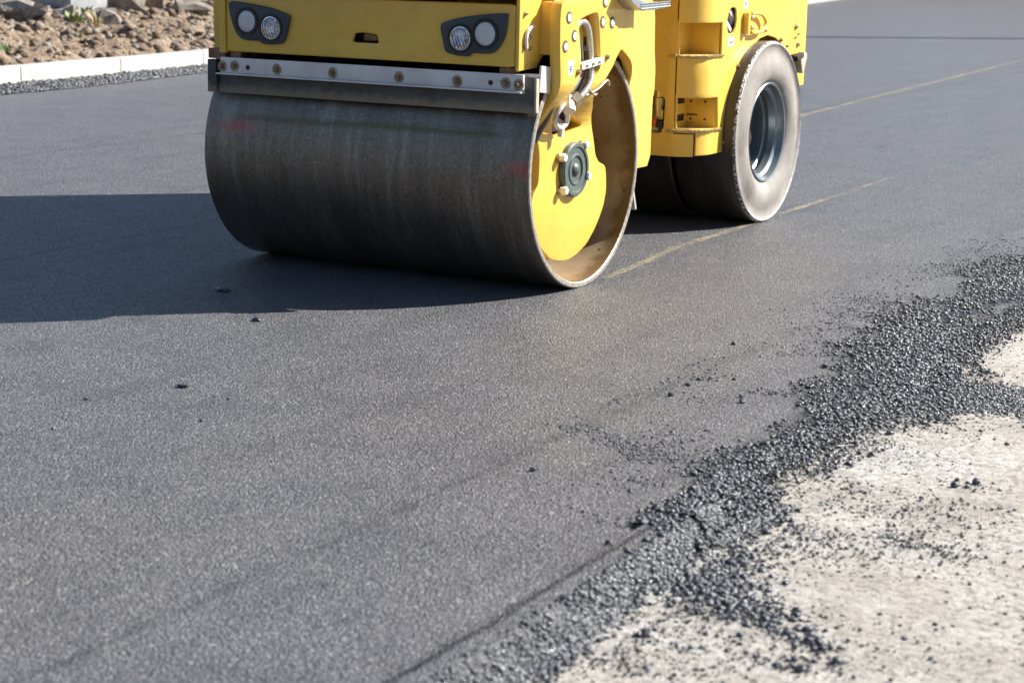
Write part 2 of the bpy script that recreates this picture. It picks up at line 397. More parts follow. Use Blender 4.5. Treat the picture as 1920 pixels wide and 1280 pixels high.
def bolt(name, org, ax, r_, m, parent=None, washer=True, h=.010):
    bm = bmesh.new(); d = 0
    if washer: add_lathe(bm, [(0, 0), (r_ * 1.55, 0), (r_ * 1.55, .003), (0, .0031)], org, ax, 20); d = .003
    add_lathe(bm, [(r_, d - .001), (r_, d + h * .85), (r_ * .86, d + h), (0, d + h)], org, ax, 6, random.random())
    return bm_link(name, bm, m, parent, 25)
def chaikin(P, it=1, q=.2):
    for _ in range(it):
        o = []
        for i in range(len(P)):
            a, b = P[i], P[(i + 1) % len(P)]
            o += [(a[0] * (1 - q) + b[0] * q, a[1] * (1 - q) + b[1] * q), (a[0] * q + b[0] * (1 - q), a[1] * q + b[1] * (1 - q))]
        P = o
    return P
def plate(name, outline, holes, th, mp, m, parent=None, cu=(), cv=(), bev=.0025, smooth=30):
    """flat sheet drawn in (u, v), thickness th behind w = 0, then mapped to 3-D by mp(u, v, w)"""
    cu_ = bpy.data.curves.new(name, 'CURVE'); cu_.dimensions = '2D'; cu_.fill_mode = 'BOTH'
    for P in [outline] + list(holes):
        sp = cu_.splines.new('POLY'); sp.points.add(len(P) - 1); sp.use_cyclic_u = True
        for pt, (a, b) in zip(sp.points, P): pt.co = (a, b, 0, 1)
    cu_.extrude = th / 2 - bev; cu_.bevel_depth = bev; cu_.bevel_resolution = 1; cu_.offset = -bev
    o = bpy.data.objects.new('tmp', cu_); C.objects.link(o); dg = bpy.context.evaluated_depsgraph_get()
    me = bpy.data.meshes.new_from_object(o.evaluated_get(dg)); bpy.data.objects.remove(o); bpy.data.curves.remove(cu_)
    bm = bmesh.new(); bm.from_mesh(me); bpy.data.meshes.remove(me)
    bmesh.ops.remove_doubles(bm, verts=bm.verts[:], dist=1e-5)
    for c_ in cu: bmesh.ops.bisect_plane(bm, geom=bm.verts[:] + bm.edges[:] + bm.faces[:], plane_co=(c_, 0, 0), plane_no=(1, 0, 0))
    for c_ in cv: bmesh.ops.bisect_plane(bm, geom=bm.verts[:] + bm.edges[:] + bm.faces[:], plane_co=(0, c_, 0), plane_no=(0, 1, 0))
    for v in bm.verts: v.co = Vector(mp(v.co.x, v.co.y, v.co.z - th / 2))
    return bm_link(name, bm, m, parent, smooth)
def ss(t_): t_ = min(1, max(0, t_)); return t_ * t_ * (3 - 2 * t_)
def empty(name, loc=(0, 0, 0)):
    o = bpy.data.objects.new(name, None); C.objects.link(o); o.location = loc; return o

# ================================================================== THE SETTING
def kerbx(y):
    return -7.81 - .118 * (y - 5.21) - .0012 * max(0, y - 8) ** 2 * 1.0
def sheet(name, P, z, m, sub=None):
    me = bpy.data.meshes.new(name); me.from_pydata([(a, b, z) for a, b in P], [], [list(range(len(P)))]); o = link(name, me, m); return tag(o, kind='structure')
ground = sheet('ground', [(-300, -300), (300, -300), (300, 500), (-300, 500)], -.06, SOIL)
def grid(name, xs, ys, zf, m, smooth=True):
    nx, ny = len(xs), len(ys); V = np.zeros((ny, nx, 3)); V[..., 0] = xs[None, :]; V[..., 1] = ys[:, None]
    for j in range(ny):
        for i in range(nx): V[j, i, 2] = zf(xs[i], ys[j])
    return grid_np(name, V, m, smooth)
def grid_np(name, V, m, smooth=True):
    ny, nx = V.shape[:2]; idx = np.arange(ny * nx).reshape(ny, nx)
    F = np.stack([idx[:-1, :-1], idx[:-1, 1:], idx[1:, 1:], idx[1:, :-1]], -1).reshape(-1, 4)
    me = raw_mesh(name, V.reshape(-1, 3), F); o = link(name, me, m)
    if smooth: me.polygons.foreach_set('use_smooth', [True] * len(me.polygons))
    return o
def raw_mesh(name, V, F):
    me = bpy.data.meshes.new(name); nf, k = F.shape
    me.vertices.add(len(V)); me.vertices.foreach_set('co', np.ascontiguousarray(V, dtype=np.float32).ravel())
    me.loops.add(nf * k); me.loops.foreach_set('vertex_index', F.astype(np.int32).ravel())
    me.polygons.add(nf); me.polygons.foreach_set('loop_start', np.arange(0, nf * k, k, dtype=np.int32))
    me.update(calc_edges=True); me.validate(); return me

# pale sandy sub-base right of the fresh asphalt (gently uneven)
def fnoise(x, y, s, seed=0): return noise.noise(Vector((x * s + seed, y * s - seed, seed * 1.7)))
def sandz(x, y): return -.042 + .006 * fnoise(x, y, 3.1) + .003 * fnoise(x, y, 11, 3) + .0016 * fnoise(x, y, 40, 5)
xs = np.concatenate([np.arange(1.35, 3.2, .022), np.linspace(3.3, 14, 20)]); ys = np.concatenate([np.arange(-6, 3, .022), np.linspace(3.1, 60, 70)])
o = grid('sandy_verge', xs, ys, sandz, SAND); tag(o, kind='structure')
# compacted asphalt: one slab, its right edge 5 cm above the base
ye = [-12, -8, -6, -4.5, -3.74, -3.4, -3.1, -2.8, -2.55, -2.37, -2, -1, 0, 2, 6, 12, 25, 60]
edge = [(1.535 if y < -3 else 1.515) + .006 * math.sin(y * 7) for y in ye]
yk = [60, 50, 40, 30, 22, 15, 11, 8, 5, 2, -2, -6, -12]
P = [(x, y) for x, y in zip(edge, ye)] + [(kerbx(y) - .02, y) for y in yk]
bm = bmesh.new(); f = bm.faces.new([bm.verts.new((x, y, 0)) for x, y in P])
ex = bmesh.ops.extrude_face_region(bm, geom=[f]); 
for v in ex['geom']:
    if isinstance(v, bmesh.types.BMVert): v.co.z = -.055
o = bm_link('road', bm, ASP, None, None); tag(o, kind='structure')

# uncompacted lip along the edge: raised a centimetre and a half, crumbling down to the sand
ny = 900; nx = 40; yy = np.linspace(-6, -2.3, ny); V = np.zeros((ny, nx, 3))
for j, y in enumerate(yy):
    x0 = 1.508 + .006 * math.sin(y * 3.1) + .006 * fnoise(y, 1, 9) + .004 * fnoise(y, 2, 34)
    wdt = .145 + .008 * fnoise(y, 3, 4)
    fade = 1 - ss((y + 2.60) / .3)
    for i in range(nx):
        u = i / (nx - 1); x = x0 + max(0, u - .03) * wdt / .97
        n_ = fnoise(x, y, 75, 7) * .5 + fnoise(x, y, 150, 9) * .35
        top = .0145 + .0025 * fnoise(x, y, 8, 2) + n_ * (.0015 + .004 * u) * (.3 + .7 * fade)
        e = ss((u - .5) / .5); z = (top * (1 - e) + (-.052) * e) * fade - .06 * (1 - fade)
        if i == 0: z = -.01
        V[j, i] = (x, y, z)
o = grid_np('asphalt_edge_lip', V, ASP); tag(o, kind='structure')

# ---- loose crumbs of asphalt mix: a stone is a rough icosahedron
ico = bmesh.new(); bmesh.ops.create_icosphere(ico, subdivisions=1, radius=1); ICV = np.array([v.co[:] for v in ico.verts]); ICF = np.array([[v.index for v in f.verts] for f in ico.faces]); ico.free()
def stones(name, pos, size, m, flat=.75, up=.35):
    n = len(pos); k = len(ICV)
    a = rng.uniform(0, 2 * np.pi, (n, 3)); ca, sa = np.cos(a), np.sin(a)
    base = ICV[None] * (1 + rng.uniform(-.32, .32, (n, k, 1))) * np.stack([rng.uniform(.8, 1.25, n), rng.uniform(.75, 1.1, n), rng.uniform(.5, 1.0, n)], -1)[:, None, :]
    x, y, z = base[..., 0], base[..., 1], base[..., 2]
    x, y = x * ca[:, :1] - y * sa[:, :1], x * sa[:, :1] + y * ca[:, :1]
    y, z = y * ca[:, 1:2] - z * sa[:, 1:2], y * sa[:, 1:2] + z * ca[:, 1:2]
    x, y = x * ca[:, 2:] - y * sa[:, 2:], x * sa[:, 2:] + y * ca[:, 2:]
    Vv = np.stack([x, y, z * flat], -1) * size[:, None, None]
    Vv += pos[:, None, :]; Vv[..., 2] += (size * up)[:, None]
    F = (ICF[None] + (np.arange(n) * k)[:, None, None]).reshape(-1, 3)
    return link(name, raw_mesh(name, Vv.reshape(-1, 3), F), m)
XLy = np.array([-2.75, -2.58, -2.34, -2.06, -1.69, -1.24, -.81, -.26, .0, .49, 1.06, 1.8, 2.6])
XLx = np.array([1.56, 1.48, 1.41, 1.375, 1.34, 1.255, 1.20, 1.125, 1.145, 1.12, 1.115, 1.175, 1.23])
XRy = np.array([-3.55, -3.2, -2.9, -2.69, -2.41, -2.14, -2.0, -1.6, -1.2, -.95, -.6, -.3, .2, .55, .9, 2.6])
XRx = np.array([1.63, 1.64, 1.67, 1.68, 1.66, 1.61, 1.62, 1.64, 1.66, 1.76, 1.74, 1.54, 1.44, 1.49, 1.60, 1.7])
def hump(x, y):   # height of the spill that lies over edge and sand
    xl = np.interp(y, XLy, XLx); xr = np.interp(y, XRy, XRx); u = (x - xl) / np.maximum(xr - xl, .05)
    prof = np.clip(u / .5, 0, 1) * np.clip((1.12 - u) / .35, 0, 1)
    return prof, u
# mound under the stones
ny, nx = 640, 60; yy = np.linspace(-2.75, 2.6, ny); V = np.zeros((ny, nx, 3))
for j, y in enumerate(yy):
    xl, xr = np.interp(y, XLy, XLx), np.interp(y, XRy, XRx); x0, x1 = xl + .03, xr - .07
    for i in range(nx):
        x = x0 + (x1 - x0) * i / (nx - 1); p_, u = hump(x, y); n_ = fnoise(x, y, 60, 7) * .5 + fnoise(x, y, 120, 9) * .4 + fnoise(x, y, 9, 4) * .7
        basez = 0 if x < 1.5 else (-.045 * ss((x - 1.5) / .12))
        V[j, i] = (x, y, basez - .006 + p_ * (.009 + .006 * n_) + .004 * fnoise(x, y, 90, 1) * p_)
        V[j, i, 2] -= .03 * ss((u - .80) / .2) + (.02 if i == 0 else 0)
o = grid_np('spilled_asphalt_bed', V, CRU); tag(o, label='bed of loose black asphalt mix spilled along the road edge', cat='asphalt spill', kind='stuff')
def surfz(x, y):
    z = np.where(x < 1.52, 0.0, np.where(x < 1.60, -.042 * (x - 1.52) / .08, -.042))
    inlip = (y < -2.5) & (x > 1.51) & (x < 1.68)
    u = np.clip((x - 1.508) / .145, 0, 1); e = np.clip((u - .5) / .5, 0, 1); e = e * e * (3 - 2 * e)
    z = np.where(inlip, .0135 * (1 - e) - .045 * e, z)
    p_, uu = hump(x, y); ok = (y > -2.6) & (uu > 0) & (uu < 1.1)
    return z + np.where(ok, p_ * .011, 0)
fv = np.vectorize(lambda x, y: fnoise(x, y, 2.3, 2) + .6 * fnoise(x, y, 7, 6))
def rs(n, a, b): return a * (b / a) ** (rng.uniform(0, 1, n) ** 2.2)
pts = []; szs = []
def add(x, y, s, lift=0): pts.append(np.stack([x, y, surfz(x, y) + lift], -1)); szs.append(s)
# dense spill
n = 105000; y = rng.uniform(-2.7, 2.6, n) ; x = rng.uniform(.95, 1.95, n); p_, u = hump(x, y); nf = fv(x, y)
dens = np.clip(.95 - np.abs(u - .58) * 1.35 + nf * .60, 0, 1); keep = rng.uniform(0, 1, n) < np.where((u > -.12) & (u < 1.15), dens, 0) * .95
x, y = x[keep], y[keep]; add(x, y, rs(len(x), .0026, .0105))
# feathering over the asphalt to the left
n = 20000; y = rng.uniform(-2.7, 2.6, n); xl = np.interp(y, XLy, XLx); x = xl - np.abs(rng.normal(0, .13, n)) + .05; nf = fv(x, y); k = rng.uniform(0, 1, n) < .35 + nf * .9
add(x[k], y[k], rs(k.sum(), .0018, .0055))
# outer face of the lip
n = 30000; y = rng.uniform(-6, -2.2, n); x = 1.625 + rng.normal(0, .024, n) + .02 * np.sin(y * 5); k = x > 1.578
add(x[k], y[k], rs(k.sum(), .0026, .0095))
n = 900; y = rng.uniform(-6, -2.3, n); x = rng.uniform(1.545, 1.62, n); add(x, y, rs(n, .0015, .0035), -.001)
# right feathering on sand
n = 4200; y = rng.uniform(-3.9, 1.0, n); xr = np.interp(y, XRy, XRx); x = xr + np.abs(rng.exponential(.10, n)) - .02; add(x, y, rs(n, .0015, .005))
# tongue of spill on the sand
def cluster(cx, cy, sx, sy, n, a, b, th=0):
    u_ = rng.normal(0, sx, n); v_ = rng.normal(0, sy, n); c_, s_ = math.cos(th), math.sin(th); add(cx + u_ * c_ - v_ * s_, cy + u_ * s_ + v_ * c_, rs(n, a, b))
cluster(1.72, -2.76, .050, .09, 750, .0035, .011, .3)
cluster(1.81, -2.91, .09, .04, 380, .004, .012, -.45)
cluster(1.96, -3.02, .075, .022, 130, .004, .012, -.5)
cluster(1.69, -2.85, .06, .06, 260, .0035, .011)
cluster(2.02, -2.33, .08, .03, 150, .0025, .006, -.2); cluster(1.80, -2.36, .05, .03, 140, .002, .005)
cluster(1.92, -2.1, .12, .12, 220, .0015, .004); cluster(1.97, -1.77, .05, .02, 30, .003, .008)
cluster(2.06, -3.17, .05, .02, 26, .004, .010); cluster(2.03, -3.2, .04, .012, 18, .004, .009)
cluster(1.78, -.9, .10, .14, 900, .003, .008); cluster(1.78, -.7, .07, .05, 900, .003, .007)
n = 3600; x = 1.72 + rng.exponential(.22, n); y = rng.uniform(-3.4, -1.9, n); add(x, y, rs(n, .0016, .0062))
n = 6000; x = rng.uniform(1.65, 3.2, n); y = rng.uniform(-5, 3, n); add(x, y, rs(n, .0012, .0038))
cluster(1.57, -2.50, .045, .07, 900, .003, .010); cluster(1.60, -2.38, .04, .08, 700, .003, .010)
cluster(1.92, -.87, .12, .08, 1300, .003, .008)
n = 4200; x = rng.uniform(1.47, 1.64, n); y = rng.uniform(-2.68, -2.15, n); pts.append(np.stack([x, y, np.where(x < 1.56, .004, -.02) + rng.uniform(-.008, .010, n)], -1)); szs.append(rs(n, .004, .010))
n = 7000; x = 1.54 + rng.normal(0, .028, n); y = rng.uniform(-2.3, 2.2, n); pts.append(np.stack([x, y, np.where(x < 1.53, .006, .004 - (x - 1.53) * .5) + rng.uniform(-.008, .006, n)], -1)); szs.append(rs(n, .0035, .009))
# tufts of torn texture on the mat
cluster(.975, -1.94, .05, .03, 170, .0016, .0042); cluster(1.15, -2.03, .09, .035, 420, .0016, .0045, -.3); cluster(1.24, -2.09, .04, .03, 120, .0016, .004)
n = 260; y = rng.uniform(-2.1, -.7, n); x = .955 + rng.normal(0, .012, n) + .05 * np.sin((y + 1.2) * 2); k = fv(x, y) > 0.05; add(x[k], y[k], rs(k.sum(), .0016, .0045))
cluster(1.0, -1.2, .02, .05, 40, .002, .005); cluster(.90, -1.05, .02, .03, 30, .002, .005)
n = 900; x = rng.uniform(-2.5, 1.3, n); y = rng.uniform(-5, 5, n); add(x, y, rs(n, .001, .0026))
o = stones('asphalt_crumbs', np.concatenate(pts), np.concatenate(szs), CRU)
tag(o, label='thousands of loose black asphalt crumbs spilled over the road edge and sand', cat='asphalt crumbs', kind='stuff')
# crumbs shovelled against the far kerb
n = 14000; y = rng.uniform(-1, 12, n); wid = .21 + .06 * np.sin(y * 1.3); x = -7.81 - .118 * (y - 5.21) + .0 + np.abs(rng.uniform(0, 1, n)) * wid
zz = .055 * np.clip(1 - (x - (-7.81 - .118 * (y - 5.21))) / wid, 0, 1)
o = stones('kerbside_gravel', np.stack([x, y, zz * rng.uniform(.8, 1, n)], -1), rs(n, .008, .022), CRU)
tag(o, label='band of loose dark asphalt gravel along the foot of the far kerb', cat='gravel', kind='stuff')
ny, nx = 200, 8; V = np.zeros((ny, nx, 3))
for j, y in enumerate(np.linspace(-1, 12, ny)):
    for i in range(nx):
        wid = .21 + .06 * math.sin(y * 1.3); V[j, i] = (kerbx(y) - .01 + wid * i / (nx - 1), y, .05 * (1 - i / (nx - 1)) - .004 + .006 * fnoise(i, y, 5))
o = grid_np('kerbside_gravel_bed', V, CRU); tag(o, label='solid heap of dark asphalt mix under the kerbside gravel', cat='gravel', kind='stuff')

# single stones lying on the asphalt, each a thing
def lump(name, x, y, s, m=CRU, label=None, group=None, cat='stone', z=None, sx=1, sy=1, sz=.8, rot=0, sub=2, amp=.35):
    bm = bmesh.new(); bmesh.ops.create_icosphere(bm, subdivisions=sub, radius=1); sd_ = x * 13.7 + y * 7.3
    for v in bm.verts:
        d = 1 + amp * noise.noise(v.co * 1.3 + Vector((sd_, 0, 0))) + amp * .5 * noise.noise(v.co * 3.1 + Vector((0, sd_, 0)))
        v.co = v.co * d; v.co.x *= sx; v.co.y *= sy; v.co.z *= sz
        v.co = Matrix.Rotation(rot, 3, 'Z') @ v.co * s
    z0 = float(surfz(np.array(x), np.array(y))) if z is None else z
    o = bm_link(name, bm, m, None, 22); o.location = (x, y, z0 + s * sz * .6)
    return tag(o, label=label, cat=cat, group=group)
GST = 'asphalt lumps lying on the rolled surface'
for x, y, s, lb in [
    (1.019, -1.459, .010, 'round dark lump with a clear shadow, left of the gravel beside the dotted crack'),
    (1.463, -2.526, .011, 'black lump lying where the crumb spill meets the cut asphalt edge'),
    (1.441, -2.566, .007, 'smaller black lump just left of the lump at the cut asphalt edge'),
    (1.07, -2.391, .009, 'pale topped lump below the patch of torn asphalt texture'),
    (.888, -.674, .009, 'dark lump farthest up the asphalt, well left of the gravel spill'),
    (1.007, -1.31, .008, 'left end lump of the short row running up towards the gravel'),
    (1.002, -1.22, .006, 'tiny lump second in the short row running up towards the gravel'),
    (1.029, -1.193, .007, 'third lump of the short row running up towards the gravel'),
    (1.225, -1.422, .010, 'larger lump of the close pair at the left fringe of the gravel spill'),
    (1.197, -1.362, .008, 'smaller lump of the close pair at the left fringe of the gravel spill'),
    (1.09, -1.16, .006, 'tiny lump at the right end of the short row, near the gravel'),
    (-.318, -2.421, .007, 'tiny lump left of the pale topped lump, farthest left in the open asphalt'),
    (.097, -2.442, .006, 'tiny lump right below the pale topped lump on the open asphalt'),
    (-.168, -2.723, .006, 'tiny lump lowest on the open asphalt at the left'),
    (.004, -2.2, .005, 'tiniest lump just right of the pale topped lump')]:
    lump('asphalt_lump', x, y, s, label=lb, group=GST, cat='asphalt lump', rot=x * 9)
lump('asphalt_lump', -.194, -2.155, .013, label='pale topped asphalt lump alone on the asphalt left of centre, casting a short shadow', group=GST, cat='asphalt lump', sx=1.4, sz=.6)
lump('asphalt_lump', -.601, -1.243, .014, label='flat dark lump just outside the lower edge of the roller shadow', group=GST, cat='asphalt lump', sx=1.3, sz=.6)
lump('asphalt_lump', -1.04, -.852, .020, label='elongated dark lump inside the roller shadow', group=GST, cat='asphalt lump', sx=1.6, sz=.4)
for x, y, s, d in [(2.069, -3.204, .010, 'lowest of the pair'), (2.114, -3.128, .010, 'upper of the pair')]:
    lump('asphalt_lump', x, y, s, label='black lump on the pale sand in the right foreground, ' + d, cat='asphalt lump', z=-.042)
lump('asphalt_lump', 1.951, -1.799, .010, label='left one of two black lumps far out on the pale sand', cat='asphalt lump', z=-.042)
lump('asphalt_lump', 1.99, -1.744, .012, label='right one of two black lumps far out on the pale sand', cat='asphalt lump', z=-.042)
lump('asphalt_lump', 1.747, -3.19, .011, label='black lump on pale sand just below the crumbling asphalt lip', cat='asphalt lump', z=-.042, sz=1)

# trails of pale dust beside the roller path
def ribbon(name, P, w_, label):
    V = []; F = []
    Q = smooth_path([(a, b, .004) for a, b in P], 12)
    for i, p in enumerate(Q):
        ww = w_ * (1 + .35 * math.sin(i * 1.7) * math.sin(i * .61)) * (.35 + .65 * min(1, (len(Q) - i) / (len(Q) * .3))); V += [(p.x - ww / 2, p.y, .0035), (p.x + ww / 2, p.y, .0035)]
    F = [[2 * i, 2 * i + 1, 2 * i + 3, 2 * i + 2] for i in range(len(Q) - 1)]
    me = bpy.data.meshes.new(name); me.from_pydata(V, [], F); o = link(name, me, LINE); o['kind'] = 'structure'; return o
ribbon('dust_line', [(-.008, .20), (-.05, .65), (-.099, 1.09), (-.107, 1.76), (-.125, 2.42), (-.135, 3.1), (-.165, 4.1)], .040, '')
ribbon('dust_line', [(-1.90, 6.0), (-2.02, 7.7), (-2.14, 9.4), (-2.27, 11.1), (-2.46, 13.8), (-2.69, 17.0), (-2.9, 20)], .055, '')

# kerb: a run of stones
kerb = empty('kerb', (kerbx(5.2), 5.2, 0)); tag(kerb, kind='structure')
ys_ = [-1.5, -.06, 1.37, 2.8, 4.16, 5.5, 6.93, 8.31]
while ys_[-1] < 46: ys_.append(ys_[-1] + 1.42)
for i, (a, b) in enumerate(zip(ys_, ys_[1:])):
    pa, pb = Vector((kerbx(a), a, 0)), Vector((kerbx(b), b, 0)); d = (pb - pa); Ln = d.length; ang = math.atan2(d.y, d.x) - math.pi / 2
    bm = bmesh.new(); add_box(bm, (-.16, .005, -.05), (0, Ln - .005, .185 + random.uniform(-.004, .004)), .018)
    for v in bm.verts:
        v.co = Matrix.Rotation(ang, 3, 'Z') @ v.co + pa - Vector((kerbx(5.2), 5.2, 0))
        if v.co.z > .1: v.co.x -= .01
    bm_link('kerb_stone', bm, KERB, kerb, 30)

# soil bank behind the kerb
def bankz(x, y):
    u = kerbx(y) - .14 - x
    z = .16 + .055 * ss(u / .25) + .10 * min(u, 4) * ss(u / .6)
    a = ss(u / .25)
    return z + a * (.09 * fnoise(x, y, 1.9, 1) + .085 * fnoise(x, y, 5.3, 2) + .06 * abs(fnoise(x, y, 11, 3)) + .03 * fnoise(x, y, 26, 4))
us = np.concatenate([np.arange(0, 4.2, .045), np.linspace(4.3, 9, 16), np.linspace(10, 60, 12)]); ysb = np.concatenate([np.linspace(-40, 1.9, 50), np.arange(2, 14, .045), np.linspace(14.2, 60, 60)])
V = np.zeros((len(ysb), len(us), 3))
for j, y in enumerate(ysb):
    for i, u in enumerate(us):
        x = kerbx(y) - .14 - u; V[j, i] = (x, y, bankz(x, y))
o = grid_np('soil_bank', V[:, ::-1], SOIL); tag(o, kind='structure')
# clods
n = 5200; y = rng.uniform(3.5, 13, n); u = rng.uniform(.05, 4, n) ** 1; x = np.array([kerbx(a) for a in y]) - .14 - u
z = np.array([bankz(a, b) for a, b in zip(x, y)])
o = stones('soil_clods', np.stack([x, y, z], -1), rs(n, .012, .075), SOIL, .8, .2); tag(o, label='clods and pebbles of brown soil strewn over the bank', cat='soil clods', kind='stuff')
n = 1900; y = rng.uniform(3.5, 13, n); u = rng.uniform(.05, 4, n); x = np.array([kerbx(a) for a in y]) - .14 - u; z = np.array([bankz(a, b) for a, b in zip(x, y)])
o = stones('bank_pebbles', np.stack([x, y, z], -1), rs(n, .012, .06), ROCK, .8, .2); tag(o, label='small pale pebbles scattered among the soil clods', cat='pebbles', kind='stuff')
def rock(x, y, s, sx, sy, sz, rot, label):
    lump('rock', x, y, s, ROCK, label, 'rocks on the soil bank', 'rock', bankz(x, y) - s * sz * .15, sx, sy, sz, rot, 2, .75)
rock(-10.45, 9.9, .25, 1.3, .8, .75, .5, 'largest grey brown boulder leaning at the top of the bank')
rock(-9.75, 8.75, .20, 1.1, .9, .75, .2, 'cracked pale boulder below the largest boulder')
rock(-10.1, 7.95, .19, 1.9, .8, .5, -.1, 'long flat rock in front of the concrete slabs')
rock(-9.85, 8.35, .13, 1.2, .9, .75, .9, 'small rounded rock between the flat rock and the cracked boulder')
rock(-10.1, 10.5, .18, 1.2, .9, .7, .3, 'rock near the top of the bank beside the roller')
rock(-9.3, 7.1, .085, 1.7, .7, .45, -.7, 'wedge shaped stone lying on the bare soil')
rock(-9.5, 9.9, .07, 1.2, .9, .6, .8, 'small dark stone on the slope next to the roller')
rock(-8.95, 7.35, .06, 1.4, .8, .5, .3, 'small pale stone low on the bank above the kerb joint')
rock(-10.9, 10.8, .15, 1.4, .9, .6, .1, 'grey rock behind the largest boulder at the frame top')
rock(-9.3, 10.0, .08, 1.3, .8, .6, .1, 'pale chunk at the right end of the visible bank')
# concrete slabs
st = empty('concrete_slab_stack', (-10.5, 9.15, .36)); tag(st, 'two grey concrete slabs stacked on the bank at the top left corner', 'concrete slabs')
rz = Matrix.Rotation(-.06, 3, 'Z')
box('slab', (-1.9, 0, -.05), (-.04, .5, .075), CONC, st, .006, rz, (0, 0, 0)); box('slab', (-1.95, -.03, .079), (0, .5, .24), CONC, st, .006, rz, (0, 0, 0))
# weeds
def weed(x, y, h, n, m, label, spread=.10, blade=.012):
    bm = bmesh.new()
    for k in range(n):
        a = random.uniform(0, 6.28); r0 = random.uniform(0, spread * .4); b = Vector((math.cos(a) * r0, math.sin(a) * r0, 0)); ln = h * random.uniform(.5, 1.1)
        lean = random.uniform(.1, .8); tp = b + Vector((math.cos(a) * ln * lean, math.sin(a) * ln * lean, ln)); s_ = Vector((-math.sin(a), math.cos(a), 0)) * blade * random.uniform(.6, 1.4)
        md = (b + tp) / 2 + Vector((0, 0, ln * .12)); v = [bm.verts.new(q) for q in (b - s_ * .4, b + s_ * .4, md + s_, md - s_, tp)]
        bm.faces.new((v[0], v[1], v[2], v[3])); bm.faces.new((v[3], v[2], v[4]))
    me = bpy.data.meshes.new('weed'); bm.to_mesh(me); bm.free(); o = link('weed', me, m); o.location = (x, y, bankz(x, y) - .01); tag(o, label, 'weed', 'weeds on the soil bank')
weed(-10.05, 8.75, .13, 60, LEAF, 'leafy green weed in front of the concrete slab end', .2, .02)
weed(-9.7, 8.25, .12, 50, LEAF, 'green weed tuft between the flat rock and cracked boulder', .22, .018)
weed(-9.45, 8.3, .16, 24, DRY, 'dry yellow grass tuft below the cracked boulder', .16, .008)
weed(-8.55, 6.05, .16, 40, LEAF, 'small green weed low on the bank at the left frame edge', .12, .012)
weed(-9.1, 7.6, .10, 30, LEAF, 'tiny green sprout on the soil above the kerb', .10, .012)
weed(-9.3, 6.4, .16, 40, DRY, 'dry grass tuft on the soil at the far left', .14, .008)
weed(-8.9, 8.2, .09, 26, LEAF, 'tiny green sprout near the middle of the bank', .10, .012)
weed(-10.9, 10.0, .20, 90, DRY, 'patch of dry yellow grass behind the concrete slabs', .5, .012)

# unseen ring of foliage added far around to darken the low sky
n = 60000; ang = rng.uniform(0, 2 * np.pi, n); rad = 48 + 6 * np.sin(ang * 5) + rng.normal(0, 2.2, n)
hh = 7.5 + 2.2 * np.sin(ang * 9 + 1) + 1.3 * np.sin(ang * 23) + 1.0 * np.sin(ang * 47); zz = rng.uniform(0, 1, n) ** .8 * hh
cc = np.stack([rad * np.cos(ang) - 2, rad * np.sin(ang) + 6, zz], -1); sz_ = rng.uniform(.25, .8, n)
d1 = rng.normal(0, 1, (n, 3)); d2 = rng.normal(0, 1, (n, 3)); d1 /= np.linalg.norm(d1, axis=1)[:, None]; d2 /= np.linalg.norm(d2, axis=1)[:, None]
Vq = np.stack([cc + d1 * sz_[:, None], cc + d2 * sz_[:, None], cc - d1 * sz_[:, None], cc - d2 * sz_[:, None]], 1).reshape(-1, 3)
o = link('skyline_blocker', raw_mesh('skyline_blocker', Vq, np.arange(4 * n).reshape(n, 4)), simple('blocker_foliage', (.055, .085, .03), .7, 0, .3, .6))
tag(o, label='unseen ring of green foliage added far around to darken the low sky', cat='sky blocker', kind='stuff')

# unseen post added to cast a thin shadow line across the road
lp = empty('shadow_post', (-1.7, 25.2, 0)); tag(lp, 'unseen grey post added beyond the road to cast a long thin shadow', 'shadow post')
bm = bmesh.new(); add_lathe(bm, [(.16, -.05), (.19, .02), (.15, .03), (.13, 11.5), (0, 11.52)], (0, 0, 0), (0, 0, 1), 16); bm_link('shadow_post_pole', bm, CONC, lp)
tube('arm', [(0, 0, 11.4), (.5, .3, 11.8), (1.3, .8, 11.95)], .04, CONC, lp); box('shadow_post_head', (1.2, .7, 11.86), (1.8, 1.0, 11.98), CONC, lp, .03)

# ================================================================== THE ROLLER
root = empty('road_roller', (0, 0, 0)); tag(root, 'yellow combination road roller with steel front drum and smooth rear tyres', 'road roller')
RD, WD = .45, 1.424
HB = (-.07, 0, .45)
# drum
prof = [(RD - .022, -WD), (RD - .003, -WD), (RD, -WD + .004), (RD, -.004), (RD - .004, 0), (RD - .018, 0), (RD - .022, -.004), (RD - .022, -WD)]
n_ = 160
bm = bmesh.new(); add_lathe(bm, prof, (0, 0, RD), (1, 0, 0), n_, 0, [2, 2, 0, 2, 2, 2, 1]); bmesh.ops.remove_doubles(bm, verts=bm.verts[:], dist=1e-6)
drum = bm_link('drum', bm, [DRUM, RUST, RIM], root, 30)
lathe('bulkhead', [(RD - .023, -.40), (.10, -.40), (.10, -.36), (0, -.36)], (0, 0, RD), (1, 0, 0), RUST, drum, 64)
lathe('bulkhead', [(RD - .023, -WD + .40), (0, -WD + .40)], (0, 0, RD), (1, 0, 0), RUST, drum, 64)
lathe('axle', [(0, -.40), (.09, -.40), (.09, -.095), (0, -.095)], (0, 0, RD), (1, 0, 0), DARK, root, 32)
